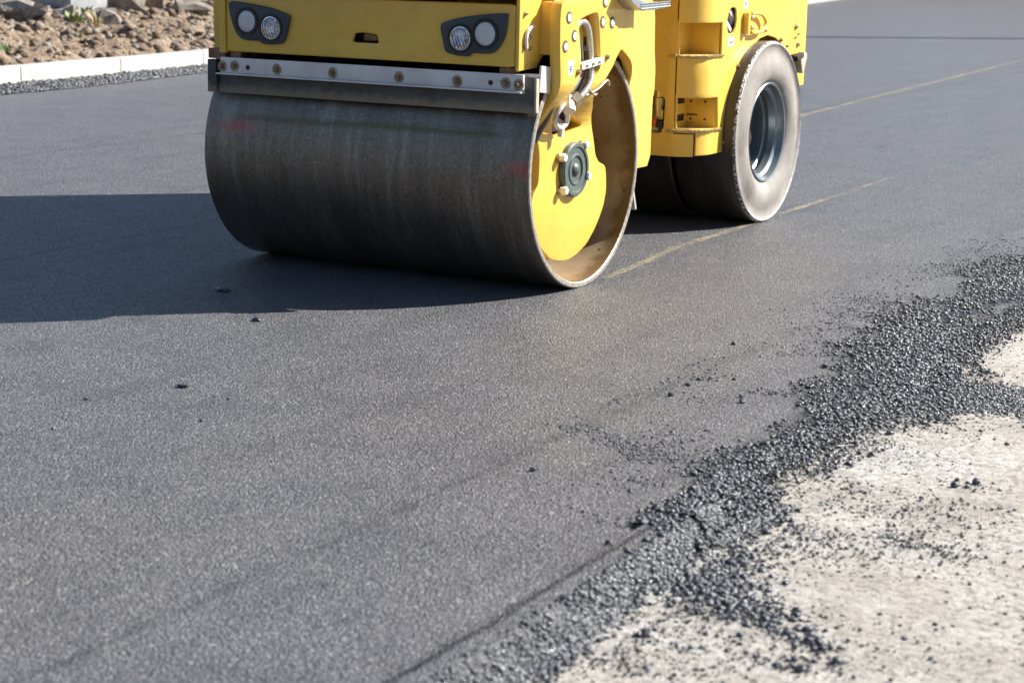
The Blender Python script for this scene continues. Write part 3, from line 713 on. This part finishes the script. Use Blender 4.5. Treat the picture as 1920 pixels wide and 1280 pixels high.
# fork arm
def armx(y, z):
    a = -.07 + .115 * ss((z - .58) / .2); b = ss((y - .25) / .2); return a * (1 - b) - .03 * b
ARM = [(-0.20, 1.18), (-0.235, 1.10), (-0.285, 1.072), (-0.318, 1.055), (-0.328, 1.02), (-0.325, 0.904), (-0.315, 0.81), (-0.314, 0.763), (-0.31, 0.695), (-0.281, 0.623), (-0.246, 0.533), (-0.24, 0.494), (-0.244, 0.407), (-0.283, 0.372), (-0.294, 0.344), (-0.291, 0.29), (-0.277, 0.245), (-.24, .19), (-0.189, 0.151), (-.13, .115), (-0.058, 0.1), (0.01, 0.095), (0.074, 0.105), (.16, .135), (0.228, 0.185), (.265, .225), (0.292, 0.272), (.305, .33), (0.302, 0.385), (0.294, 0.427), (0.242, 0.446), (0.215, 0.475), (0.198, .53), (0.17, 0.6), (0.10, .66), (0.03, 0.70), (0.005, 0.732), (0.045, 0.773), (0.108, 0.819), (0.133, 0.848)]
a0 = math.atan2(.848 - .45, .16)
for k in range(13):
    a = a0 * (1 - k / 12); ARM.append((.464 * math.cos(a), .45 + .464 * math.sin(a)))
ARM += [(.464, .398), (.631, .398), (.634, .66), (.649, .70), (.651, .78), (.636, .86), (.63, 1.0), (.60, 1.05), (.58, 1.18)]
ARM = chaikin(ARM, 1, .16)
HOLE = chaikin([(-0.187, 0.983), (-0.167, 1.002), (-0.048, 1.022), (-0.026, 1.014), (0.003, 0.853), (0.001, 0.814), (-0.064, 0.769), (-0.09, 0.7), (-.050, .65), (0.02, 0.622), (0.078, 0.605), (0.080, 0.588), (-0.127, 0.562), (-0.141, 0.573), (-0.217, 0.689), (-0.191, 0.766), (-0.154, 0.802), (-0.159, 0.879)], 2, .22)
mpR = lambda u, v, w_: (armx(u, v) + w_, u, v)
mpL = lambda u, v, w_: (-WD - armx(u, v) - w_, u, v)
CU = [.25, .29, .33, .37, .41, .45]; CV = [.55 + .02 * i for i in range(14)] + [1.0]
armR = plate('fork_arm', ARM, [HOLE], .043, mpR, YEL, root, CU, CV, .003)
armL = plate('fork_arm', ARM, [], .043, mpL, YEL, root, CU, CV, .003)
for x, y, z in [(0.045, 0.024, 1.057), (0.045, -0.263, 1.006), (0.045, 0.007, 0.984), (0.045, 0.087, 0.98), (0.045, -0.218, 0.941), (0.045, -0.286, 0.906)]:
    lathe('bolt_seat', [(0, .0004), (.0225, .0004), (.0225, .0010), (.018, .0012), (0, .0012)], (x, y, z), (1, 0, 0), SEAT, armR, 20)
    b_ = bolt('bolt', (x + .0005, y, z), (1, 0, 0), .0150, PALE, armR, False, .0035)
for x, y, z in [(.045, .050, .856), (.046, -.184, .812)]: bolt('screw', (x, y, z), (1, 0, 0), .008, CHRG, armR)
# hub cover and its bolts
hub = lathe('hub_cover', [(.10, 0), (.103, .002), (.103, .020), (.098, .026), (.086, .026), (.083, .021), (.060, .020), (.057, .024), (.052, .024), (.050, .018), (.026, .018), (.024, .022), (.014, .030), (0, .032)], (-.07, .012, .437), (1, 0, 0), HUB, root, 48)
for y, z in [(.082, .526), (.108, .405), (-.098, .491), (-.082, .367)]:
    lathe('bolt', [(.017, 0), (.017, .012), (.012, .0125)], (-.07, y, z), (1, 0, 0), CHRG, hub, 16); bolt('bolt_head', (-.058, y, z), (1, 0, 0), .0165, CHR, hub, False, .022)
# inside of the pocket
box('pocket_back', (-.16, -.235, .52), (-.15, .10, .80), DARK, root, .001)
box('yoke_beam', (-.5, -.26, .93), (-.01, .16, 1.03), YEL, root, .006)
box('yoke_gusset', (-.18, -.03, .75), (-.02, .005, .93), YEL, root, .003)
tube('hydraulic_hose', [(-.02, -.165, .76), (.012, -.161, .80), (.014, -.160, .94), (.016, -.128, .984), (.018, -.078, .980), (.020, -.050, .935), (.022, -.034, .83), (.030, -.055, .768), (.024, -.110, .722), (.0, -.165, .684)], .0125, HOSE, root, 12)
tube('hydraulic_hose', [(-.02, -.150, .96), (-.005, -.122, .957), (.0, -.090, .914), (.002, -.076, .856), (.004, -.080, .815), (.010, -.112, .775), (.006, -.165, .735)], .0105, HOSEK, root, 12)
tube('hydraulic_hose', [(-.05, -.02, .99), (-.01, -.012, .95), (.0, -.006, .86), (.005, -.03, .80), (.004, -.085, .735), (-.01, -.15, .69)], .009, HOSE, root, 10)
tube('hose_loop', [(.005, -.190, .698), (-.002, -.220, .680), (-.012, -.232, .655), (-.026, -.210, .627), (-.036, -.158, .606), (-.038, -.108, .612), (-.030, -.108, .636), (-.016, -.140, .662), (-.012, -.172, .674)], .0095, simple('pale_hose_sleeve', (.66, .60, .52), .4, .2, .1, 40), root, 12)
lathe('hose_fitting', [(0, -.03), (.022, -.03), (.022, .03), (0, .03)], (.012, -.178, .694), (.35, -.55, -.75), CHR, root, 8)
lathe('hose_fitting', [(0, -.016), (.027, -.016), (.027, .016), (0, .016)], (.022, -.15, .712), (.35, .7, .55), CHRG, root, 6)
lathe('hose_fitting', [(0, -.03), (.012, -.03), (.015, .02), (0, .02)], (-.04, -.135, .60), (0, .1, 1), CHR, root, 8)
cl = box('hose_clamp', (.030, -.160, .826), (.052, .010, .850), CHR, root, .002, Matrix.Rotation(.09, 3, 'X'))
for y in (-.125, -.075, -.025): bolt('screw', (.052, y, .838 + (y + .075) * .09), (1, 0, 0), .006, CHRG, cl, False, .006)
tube('cable', [(-.01, -.262, .70), (-.042, -.25, .64), (-.060, -.262, .60), (-.075, -.275, .56)], .010, HOSEK, root, 8)
tube('wire_clip', [(.032, -.085, .722), (.046, -.02, .742), (.052, .045, .772), (.052, .062, .752)], .005, CHRG, root, 8, 3)
tube('wire_clip', [(.040, -.075, .742), (.046, -.045, .722), (.050, -.03, .728)], .004, CHRG, root, 8, 3)
# pictogram stickers (a hook with a line above it)
def sticker(o_, y0, z0, w_, h_, mpf, name='sticker', turned=True):
    me = bpy.data.meshes.new(name); me.from_pydata([mpf(y0, z0, .001), mpf(y0 + w_, z0, .001), mpf(y0 + w_, z0 + h_, .001), mpf(y0, z0 + h_, .001)], [], [[0, 1, 2, 3]])
    s_ = link(name, me, WHITE, o_)
    bm = bmesh.new()
    def stroke(P, wd):
        for (a, b), (c, d) in zip(P, P[1:]):
            dx, dy = c - a, d - b; l_ = math.hypot(dx, dy) or 1; nx_, ny_ = -dy / l_ * wd / 2, dx / l_ * wd / 2
            q = [(a + nx_, b + ny_), (a - nx_, b - ny_), (c - nx_, d - ny_), (c + nx_, d + ny_)]
            bm.faces.new([bm.verts.new(mpf(y0 + u_ * w_, z0 + v_ * h_, .0018)) for u_, v_ in q])
    stroke([(.75, .88), (.70, .58)], .07); stroke([(.45, .60), (.28, .52), (.26, .42), (.45, .36), (.68, .36), (.78, .44), (.70, .54), (.52, .52), (.46, .44)], .08); stroke([(.5, .36), (.40, .24), (.60, .16)], .09)
    me = bpy.data.meshes.new('print'); bm.to_mesh(me); bm.free(); link('pictogram', me, INK, s_); return s_
sticker(armR, -.262, .805, .042, .052, lambda u, v, w_: (armx(u, v) + w_, u, v))

# front hood
pf = lambda y0: (lambda u, v, w_: (u, y0 - w_, v))
hood = empty('hood', (0, 0, 0)); hood.parent = root
SLOT = chaikin([(-0.747, 0.893), (-0.738, 0.925), (-0.6999, 0.9290), (-0.640, 0.9245), (-0.632, 0.893)], 1, .1)
fp = plate('front_panel', chaikin([(-1.312, .834), (-.068, .834), (-.066, 1.052), (-1.312, 1.047)], 1, .02), [SLOT[::-1]], .02, pf(-.45), YEL, hood, (), (), .006)
box('handle_recess', (-.77, -.40, .88), (-.61, -.37, .945), DARK, hood, .001)
box('handle_bar', (-.71, -.424, .90), (-.655, -.415, .926), BRN, hood, .002)
box('hood_side', (-1.345, -.455, .828), (-1.316, -.08, 1.35), YEL, hood, .006)
sidep = [(-.455, .83), (-.449, .822), (-.32, .828), (-.277, .866), (-.19, .885), (-.19, 1.30), (-.455, 1.30)]
plate('hood_side', sidep, [], .016, lambda u, v, w_: (-.048 + w_, u, v), YEL, hood, (), (), .005)
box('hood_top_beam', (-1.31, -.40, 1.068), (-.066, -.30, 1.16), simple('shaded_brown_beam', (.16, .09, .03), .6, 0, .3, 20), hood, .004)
box('shadow_hood', (-1.315, -.56, 1.09), (-.064, .30, 1.62), YEL, hood, .03)  # unseen upper hood, guessed and pushed forward to shape the ground shadow
for x in (-.335, -.245): box('latch', (x, -.43, 1.064), (x + .022, -.405, 1.09), BRASS, hood, .002)
# cross tube between hood side and fork arm
box('cross_tube', (-.4, -.300, .872), (.002, -.05, 1.062), YEL, root, .02)
# fittings on the hood side
hs = hood
tube('slotted_bracket', [(-.040, -.372, .975), (-.040, -.405, .962), (-.040, -.420, .935), (-.040, -.416, .900)], .007, CHR, hs, 8, 4)
for y, z, r_ in ((-.376, .974, .007), (-.393, .938, .010), (-.420, .903, .007), (-.38, .898, .006), (-.419, 1.02, .006)): bolt('bolt', (-.048, y, z), (1, 0, 0), r_, CHRG, hs)
# lamps
def lamp(outl, l1, l2):
    lo = chaikin(outl, 1, .18)
    h_ = plate('headlight', lo, [], .014, pf(-.464), BLK, hood, (), (), .005)
    ring = [(.0, -.002), (.052, -.002)]
    for (cx, cz, r_, kind) in (l1, l2):
        m_ = LENSR if kind else LENSF
        lathe('bezel', [(r_ + .013, -.001), (r_ + .012, .004), (r_ + .004, .0035), (r_ + .001, -.003)], (cx, -.464, cz), (0, -1, 0), simple('black_bezel', (.015, .015, .018), .35, 0, .1, 50), h_, 48)
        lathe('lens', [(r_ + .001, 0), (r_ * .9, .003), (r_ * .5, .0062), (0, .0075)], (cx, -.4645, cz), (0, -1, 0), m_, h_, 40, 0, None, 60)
        lathe('reflector', [(r_ + .003, -.001), (r_ + .003, .002), (r_ - .001, .0026)], (cx, -.4642, cz), (0, -1, 0), CHROME if kind else BLK, h_, 40)
    return h_
lamp([(-1.2962, 1.0245), (-1.2061, 1.0173), (-1.0943, 1.0028), (-1.0189, 0.9811), (-1.0124, 0.9732), (-1.019, 0.9425), (-1.0391, 0.8763), (-1.0896, 0.8679), (-1.1354, 0.8679), (-1.1532, 0.8795), (-1.207, 0.8792), (-1.2379, 0.8841), (-1.2635, 0.9078), (-1.2762, 0.9363), (-1.2914, 0.9813)][::-1],
     (-1.2076, .9502, .0400, 0), (-1.0981, .9300, .0392, 1))
lamp([(-0.3692, 0.9739), (-0.316, 0.9917), (-0.2428, 1.0067), (-0.1663, 1.0164), (-0.0945, 1.0208), (-0.0916, 1.0158), (-0.0952, 0.9709), (-0.1062, 0.9291), (-0.1274, 0.897), (-0.1511, 0.8802), (-0.1833, 0.877), (-0.232, 0.8775), (-0.246, 0.8643), (-0.293, 0.8648), (-0.3426, 0.8748), (-0.3514, 0.9008)][::-1],
     (-.1795, .9467, .0415, 0), (-.2805, .9268, .0385, 1))
# frame behind hood: closes the machine and throws its shadow
box('front_frame', (-1.36, .475, .42), (-.062, .62, 1.05), YEL, root, .01)
box('hood_inner_frame', (-1.30, -.36, .84), (-.07, .0, .90), DARK, root, .004)
box('water_tank', (-1.30, -.02, .95), (-.10, .60, 1.42), YEL, root, .04)
# scraper
bar = box('scraper_bar', (-1.337, -.458, .7535), (-.028, -.446, .812), ALU, root, .003)
box('bar_flange', (-1.345, -.478, .7475), (-.026, -.446, .7535), ALU, bar, .002)
for x, z, r_ in [(-1.3271, .7778, .0105), (-1.2697, .7807, .0115), (-1.0747, .778, .0115), (-.8238, .7777, .0115), (-.5373, .7773, .0115), (-.2934, .7768, .013), (-.0973, .7796, .0115), (-.0453, .7761, .0115)]:
    bb = lathe('bolt', [(.019 + r_ * .2, .0002), (.019, .0022), (0, .0024)], (x, -.458, z), (0, -1, 0), simple('rust_ring', (.40, .31, .20), .6, .2, .4, 80), bar, 20); bolt('bolt_head', (x, -.4605, z), (0, -1, 0), r_ * .72, NUT, bar, True, .011)
for x in (-1.2087, -.1576): lathe('slot_hole', [(0, .0012), (.0095, .0012), (.0095, 0)], (x, -.458, .778), (0, -1, 0), DARK, bar, 16)
bl = plate('scraper_blade', [(-1.368, .676), (.008, .676), (.002, .800), (-1.368, .800)], [], .026, lambda u, v, w_: (u, -.418 - w_ + (.8 - v) * -.10, v), RUB, root, (), (), .003)
box('blade_end', (-1.412, -.440, .676), (-1.372, -.405, .800), RUB, bl, .004)
box('blade_cap', (.004, -.432, .68), (.012, -.412, .797), simple('pale_blade_edge', (.46, .38, .28), .6, 0, .2, 40), bl, .001)
for lo, hi in (((-1.415, -.43, .803), (-1.335, -.36, .842)), ((-1.312, -.43, .808), (-1.262, -.36, .834)), ((-.140, -.43, .806), (-.093, -.36, .832))): box('bracket', lo, hi, BRN, root, .003)
box('hanger_bracket', (-.06, -.395, .79), (.004, -.385, .812), CHR, root, .002)
box('hanger_plate', (.0, -.395, .745), (.008, -.318, .838), simple('pale_zinc_plate', (.66, .62, .55), .45, .3, .12, 30), root, .002, Matrix.Rotation(-.12, 3, 'X'))
box('hanger_plate', (-.03, -.318, .76), (.0, -.312, .835), simple('grey_zinc_plate', (.5, .48, .44), .5, .3, .12, 30), root, .002)
box('rear_scraper', (-1.38, .468, .235), (-.02, .480, .335), simple('pale_scraper_edge', (.45, .43, .40), .6, .2, .2, 30), root, .002, Matrix.Rotation(.35, 3, 'X'))
# footplate at the top of the arm
fo = plate('footplate', chaikin([(.085, 1.09), (.127, 1.054), (.198, 1.027), (.245, 1.020), (.470, 1.031), (.470, 1.052), (.250, 1.05), (.14, 1.09)], 1, .2), [], .065, lambda u, v, w_: (.105 + w_, u, v), TREAD_ALU, root, (), (), .003)
for k in range(3): tube('rib', [(.107, .20 + .0 * k, 1.030 + k * .009), (.107, .465, 1.036 + k * .009)], .0022, TREAD_ALU, fo, 6, 0)

# ---- rear body
XS, Y0, RC = -.15, 1.38, .15; LA = math.pi * RC / 2
def path(s, w_):
    cx, cy = XS - RC, Y0 + RC
    if s < 0: return (cx + s, Y0 - w_)
    if s < LA: a = s / RC; return (cx + (RC + w_) * math.sin(a), cy - (RC + w_) * math.cos(a))
    return (XS + w_, cy + s - LA)
mpB = lambda u, v, w_: (*path(u, w_), v)
CB = [LA * i / 12 for i in range(13)]
bh = empty('body', (0, 0, 0)); bh.parent = root
# side skin with wheel arch, steps and filler opening
arch = [(0.368, 0.359), (.38, .39), (0.399, 0.43), (.43, .51), (0.473, 0.60), (.52, .68), (0.585, 0.752), (0.669, 0.813), (0.763, 0.85), (0.861, 0.862), (0.966, 0.846), (1.075, 0.803), (1.166, 0.757), (1.281, 0.763)]
skin = [(.036, 1.45), (.036, .457), (.133, .456), (.133, .357), (.224, .358)] + arch + [(1.281, 1.45)]
st1 = [(.0362 + .006, .796), (.316, .793), (.311, .935), (.0362 + .006, .935)]
st1 = [(.045, .796), (.317, .793), (.312, .935), (.045, .935)]
st2 = [(.045, .479), (.311, .471), (.291, .609), (.045, .610)]
cap = chaikin([(.380, .885), (.437, .883), (.462, .905), (.474, .940), (.466, .985), (.452, .997), (.412, .998), (.385, .985), (.362, .945), (.366, .905)], 1, .2)
side = plate('side_panel', skin[::-1], [st1, st2, cap], .010, mpB, YEL, bh, CB + [.5, .7, .9], (), .0025, 25)
frontp = [(-.95, .352), (.030, .352), (.030, 1.45), (-.95, 1.45)]
st_open = chaikin([(-.140, .456), (-.020, .460), (-.016, .600), (-.030, .613), (-.140, .613)], 1, .12)
plate('front_wall', [(-.95, .352), (.128, .352), (.128, .452), (.030, .452), (.030, 1.45), (-.95, 1.45)], [st_open], .010, lambda u, v, w_: (*path(u, w_ - .008), v), YEL, bh, CB, (), .0025, 25)
# step recesses: inner wall, back wall, floor (tread)
for z0, z1, nm in ((.790, .940, 'upper'), (.466, .615, 'lower')):
    box('recess_wall', (-.312, 1.395, z0 - .01), (-.300, 1.60, z1 + .01), YEL, bh, .001); box('recess_back', (-.312, 1.600, z0 - .01), (-.162, 1.610, z1 + .01), YEL, bh, .001)
    plate('recess_ceiling', ([(-.31, 1.40)] + [(-.30 + .135 * math.sin(a), 1.53 - .135 * math.cos(a)) for a in [i * math.pi / 18 for i in range(10)]] + [(-.31, 1.60)])[::-1], [], .008, (lambda zz: (lambda u, v, w_: (u, v, zz + w_)))(z1 + .006), YEL, bh, (), (), .001)
    # tread plate, rounded corner, serrated edge
    P_ = [(-.31, 1.40)] + [(-.30 + .152 * math.sin(a), 1.53 - .152 * math.cos(a)) for a in [i * math.pi / 18 for i in range(10)]] + [(-.147, 1.60), (-.147, 1.612), (-.31, 1.612)]
    tp = plate('step_tread', P_[::-1], [], .011, (lambda zz: (lambda u, v, w_: (u, v, zz + w_)))(z0 + .004), simple('gritty_step', (.50, .38, .15), .7, 0, .45, 110, .004), bh, (), (), .002)
    bm = bmesh.new()
    for k in range(46):
        a = k / 45; s_ = .002 + a * .325; x_, y_ = path(s_, .004); add_lathe(bm, [(.0045, -.006), (.0045, .002), (.002, .004)], (x_, y_, z0 + .001 + random.uniform(-.002, .003)), (0, 0, 1), 5)
    o = bm_link('step_teeth', bm, bpy.data.materials['gritty_step'], bh); o['kind'] = 'stuff'
# details in lower recess
for z, y in ((.583, 1.597), (.505, 1.597)):
    box('hinge_plate', (-.302, 1.588, z - .014), (-.262, 1.5985, z + .014), YEL, bh, .003); lathe('hinge_hole', [(0, .0008), (.006, .0008), (.006, 0)], (-.278, 1.588, z), (0, -1, 0), DARK, bh, 12)
    lathe('hinge_hole', [(0, .0008), (.006, .0008), (.006, 0)], (-.215, 1.600, z), (0, -1, 0), DARK, bh, 12); box('slot', (-.300, 1.5985, z + .016), (-.25, 1.5995, z + .021), DARK, bh, 0)
for z in (.575, .498): box('slot', (-.2998, 1.40, z), (-.2985, 1.56, z + .030), DARK, bh, 0)
# valve compartment
box('valve_recess', (-.50, 1.46, .44), (-.30, 1.47, .63), DARK, bh, 0)
vv = lathe('valve', [(0, -.05), (.022, -.05), (.022, 0), (.028, 0), (.028, .03), (.02, .034), (.02, .06), (0, .06)], (-.352, 1.40, .575), (0, 0, 1), BRASS, bh, 16)
box('valve_block', (-.40, 1.39, .510), (-.325, 1.42, .555), BRASS, bh, .006)
lathe('valve_knob', [(0, -.015), (.009, -.015), (.011, .012), (0, .015)], (-.362, 1.385, .497), (0, 0, 1), RED, bh, 12)
lathe('valve', [(0, -.03), (.022, -.03), (.022, .02), (0, .02)], (-.345, 1.40, .485), (0, 0, 1), DARK, bh, 16)
tube('pipe', [(-.42, 1.41, .60), (-.39, 1.40, .56), (-.385, 1.40, .50), (-.40, 1.40, .46)], .007, BRASS, bh, 8); lathe('valve', [(0, -.02), (.02, -.02), (.018, .02), (0, .02)], (-.36, 1.395, .468), (1, 0, 0), CHRG, bh, 12)
# filler cap seen through its opening: pale disc with a raised bar
fc = lathe('filler_cap', [(0, .0), (.060, .0), (.060, .012), (.055, .016), (0, .016)], (-.190, 1.530 + .445 - LA, .935), (1, -.1, 0), simple('lilac_plastic_cap', (.62, .58, .60), .4, 0, .05, 20), bh, 32)
fc_y = 1.530 + .445 - LA
for k in (-1, 0, 1):
    box('cap_rib', (-.176, fc_y - .050, .935 + k * .030 - .009), (-.166, fc_y + .050, .935 + k * .030 + .009), simple('white_cap_rib', (.74, .70, .72), .4, 0, .05, 20) if k else DARK, bh, .002, Matrix.Rotation(-.62, 3, 'X'), (-.17, fc_y, .935))
box('cap_backing', (-.28, fc_y - .10, .86), (-.27, fc_y + .10, 1.02), YEL, bh, 0)
sy = lambda s: 1.53 + s - LA
def onside(u, v, w_): return (XS + w_, sy(u), v)
# lashing ring
rg = box('ring_mount', (XS, sy(.545), .876), (XS + .028, sy(.572), .972), YEL, bh, .006)
tube('lashing_ring', [(XS + .02, sy(.60), .966), (XS + .02, sy(.66), .968), (XS + .021, sy(.72), .960), (XS + .021, sy(.765), .935), (XS + .021, sy(.770), .912), (XS + .021, sy(.735), .888), (XS + .02, sy(.67), .880), (XS + .02, sy(.60), .882)], .0085, YEL, rg, 10, 5)
for z in (.905, .950): lathe('ring_bolt', [(0, -.016), (.013, -.016), (.013, .016), (0, .016)], (XS + .02, sy(.595), z), (0, 1, 0), CHRG, rg, 10)
for s, z, r_ in [(1.219, .892, .010), (1.253, .856, .005), (1.212, .839, .005), (1.255, .807, .009), (1.022, .835, .008), (1.111, .803, .006), (.824, .884, .006), (.499, .738, .006), (.363, .403, .006)]: bolt('screw', (XS, sy(s), z), (1, 0, 0), r_, CHRG, bh, r_ > .007)
sticker(bh, .384, .826, .062, .044, onside); sticker(bh, .548, .990, .045, .050, onside)
# rear scraper bracket of the tyre
box('tyre_scraper_arm', (-.20, 2.50, .735), (-.125, 2.585, .760), DARK, root, .004, Matrix.Rotation(.2, 3, 'X'))
plate('tyre_scraper', chaikin([(2.555, .735), (2.59, .762), (2.63, .766), (2.64, .74), (2.60, .665), (2.585, .668)], 1, .1), [], .03, lambda u, v, w_: (-.13 + w_, u, v), simple('pale_dusty_plate', (.52, .44, .32), .6, .1, .2, 30), root, (), (), .003)
# closed volumes of body
box('body_fill', (-1.28, 1.64, .88), (-.30, 2.56, 1.44), DARK, bh, .01)  # dark fill box added inside the body to block light
box('front_fill', (-1.26, 1.63, .36), (-.31, 1.66, 1.3), DARK, bh, 0)  # second dark fill, added behind the front wall to block light
box('rear_wall', (-1.28, 2.62, .60), (-.17, 2.72, 1.42), YEL, bh, .01)
box('left_wall', (-1.288, 1.39, .88), (-1.279, 2.66, 1.42), YEL, bh, .002)
box('left_wall', (-1.288, 1.39, .36), (-1.279, 1.66, .88), YEL, bh, .002)
box('engine_hood', (-1.28, 1.60, 1.43), (-.15, 2.73, 1.62), YEL, bh, .05)
box('articulation', (-.86, .60, .40), (-.56, 1.40, .62), DARK, root, .02)
box('cab_floor', (-1.25, .30, 1.10), (-.17, 1.62, 1.16), YEL, root, .01)
box('seat', (-.95, 1.15, 1.30), (-.50, 1.60, 1.42), BLK, root, .04); box('seat_back', (-.95, 1.52, 1.42), (-.50, 1.62, 1.85), BLK, root, .04)
tube('steering_column', [(-.72, .60, 1.15), (-.72, .78, 1.62)], .03, BLK, root, 10, 0)
lathe('dashboard', [(0, 0), (.2, 0), (.17, .12), (0, .14)], (-.72, .62, 1.45), (0, -.3, 1), BLK, root, 24)
shadow_cab = empty('shadow_cab', (0, 0, 0)); shadow_cab.parent = root  # unseen cab, pillars and roof made up to shape the roller's shadow
for x in (-1.25, -.19):
    for y in (.42, 2.56): box('shadow_pillar', (x - .03, y - .03, 1.15), (x + .03, y + .03, 2.50), YEL, shadow_cab, .01)
box('shadow_roof', (-1.30, .30, 2.48), (-.14, 2.76, 2.62), YEL, shadow_cab, .05)
box('shadow_rear_panel', (-1.30, 2.60, 1.40), (-.17, 2.75, 2.50), BLK, shadow_cab, .01)
box('shadow_side_panel', (-.175, 1.2, 1.16), (-.165, 2.54, 2.48), BLK, shadow_cab, .004); box('shadow_side_panel', (-1.26, .45, 1.16), (-1.25, 2.54, 2.48), BLK, shadow_cab, .004)

# ---- rear tyres (four side by side)
TY, TR, TW = 2.077, .42, .325
def tyre(x0, outer):
    # x0: outer face x ; profile runs from inner bead round tread to outer bead
    P_ = [(.225, -TW + .02), (.30, -TW + .005), (.385, -TW + .008), (.408, -TW + .02), (TR, -TW + .045), (TR, -.013), (.4185, -.008), (.4135, -.001), (.4095, .001), (.403, -.004), (.388, -.012), (.36, -.006), (.33, .004), (.295, .008), (.265, .002), (.244, -.010), (.235, -.018), (.232, -.030), (.232, -.06)]
    if not outer: P_[3] = (.418, -TW + .012); P_[4] = (TR, -TW + .02); P_[5] = (TR, -.012); P_[6] = (.4195, -.006); P_[7] = (.416, -.003)
    mi = [1, 1, 0, 0, 0, 2, 2, 3, 3, 1, 1, 1, 1, 1, 1, 1, 0, 0]
    return lathe('tyre', P_, (x0, TY, TR), (1, 0, 0), [TYRE, WALL if outer else TYRE, SPECK if outer else TYRE, TYRE if not outer else simple('chipped_white_bead', (.50, .48, .45), .7, 0, .45, 60)], root, 112, 0, mi, 50)
for k in range(4):
    x0 = -.088 - k * (TW - .004); t_ = tyre(x0, k == 0)
    if k == 0:
        lathe('wheel_rim', [(.2315, -.055), (.2315, -.014), (.227, -.010), (.220, -.013), (.215, -.028), (.212, -.040), (.203, -.046), (.196, -.050), (.190, -.080), (.197, -.088), (.197, -.098), (.186, -.106), (.184, -.16), (.178, -.17), (.170, -.175), (.06, -.175), (.055, -.165), (0, -.165)], (x0, TY, TR), (1, 0, 0), WHEEL, t_, 96, 0, None, 28)
        lathe('wheel_hub', [(.115, -.174), (.112, -.13), (.10, -.125), (.0, -.125)], (x0, TY, TR), (1, 0, 0), DARK, t_, 40)
        box('wheel_spoke', (x0 - .16, TY - .16, TR + .0), (x0 - .12, TY + .02, TR + .055), WHEEL, t_, .006)
lathe('axle', [(0, -1.2), (.08, -1.2), (.08, -.25), (0, -.25)], (-.088, TY, TR), (1, 0, 0), DARK, root, 24)
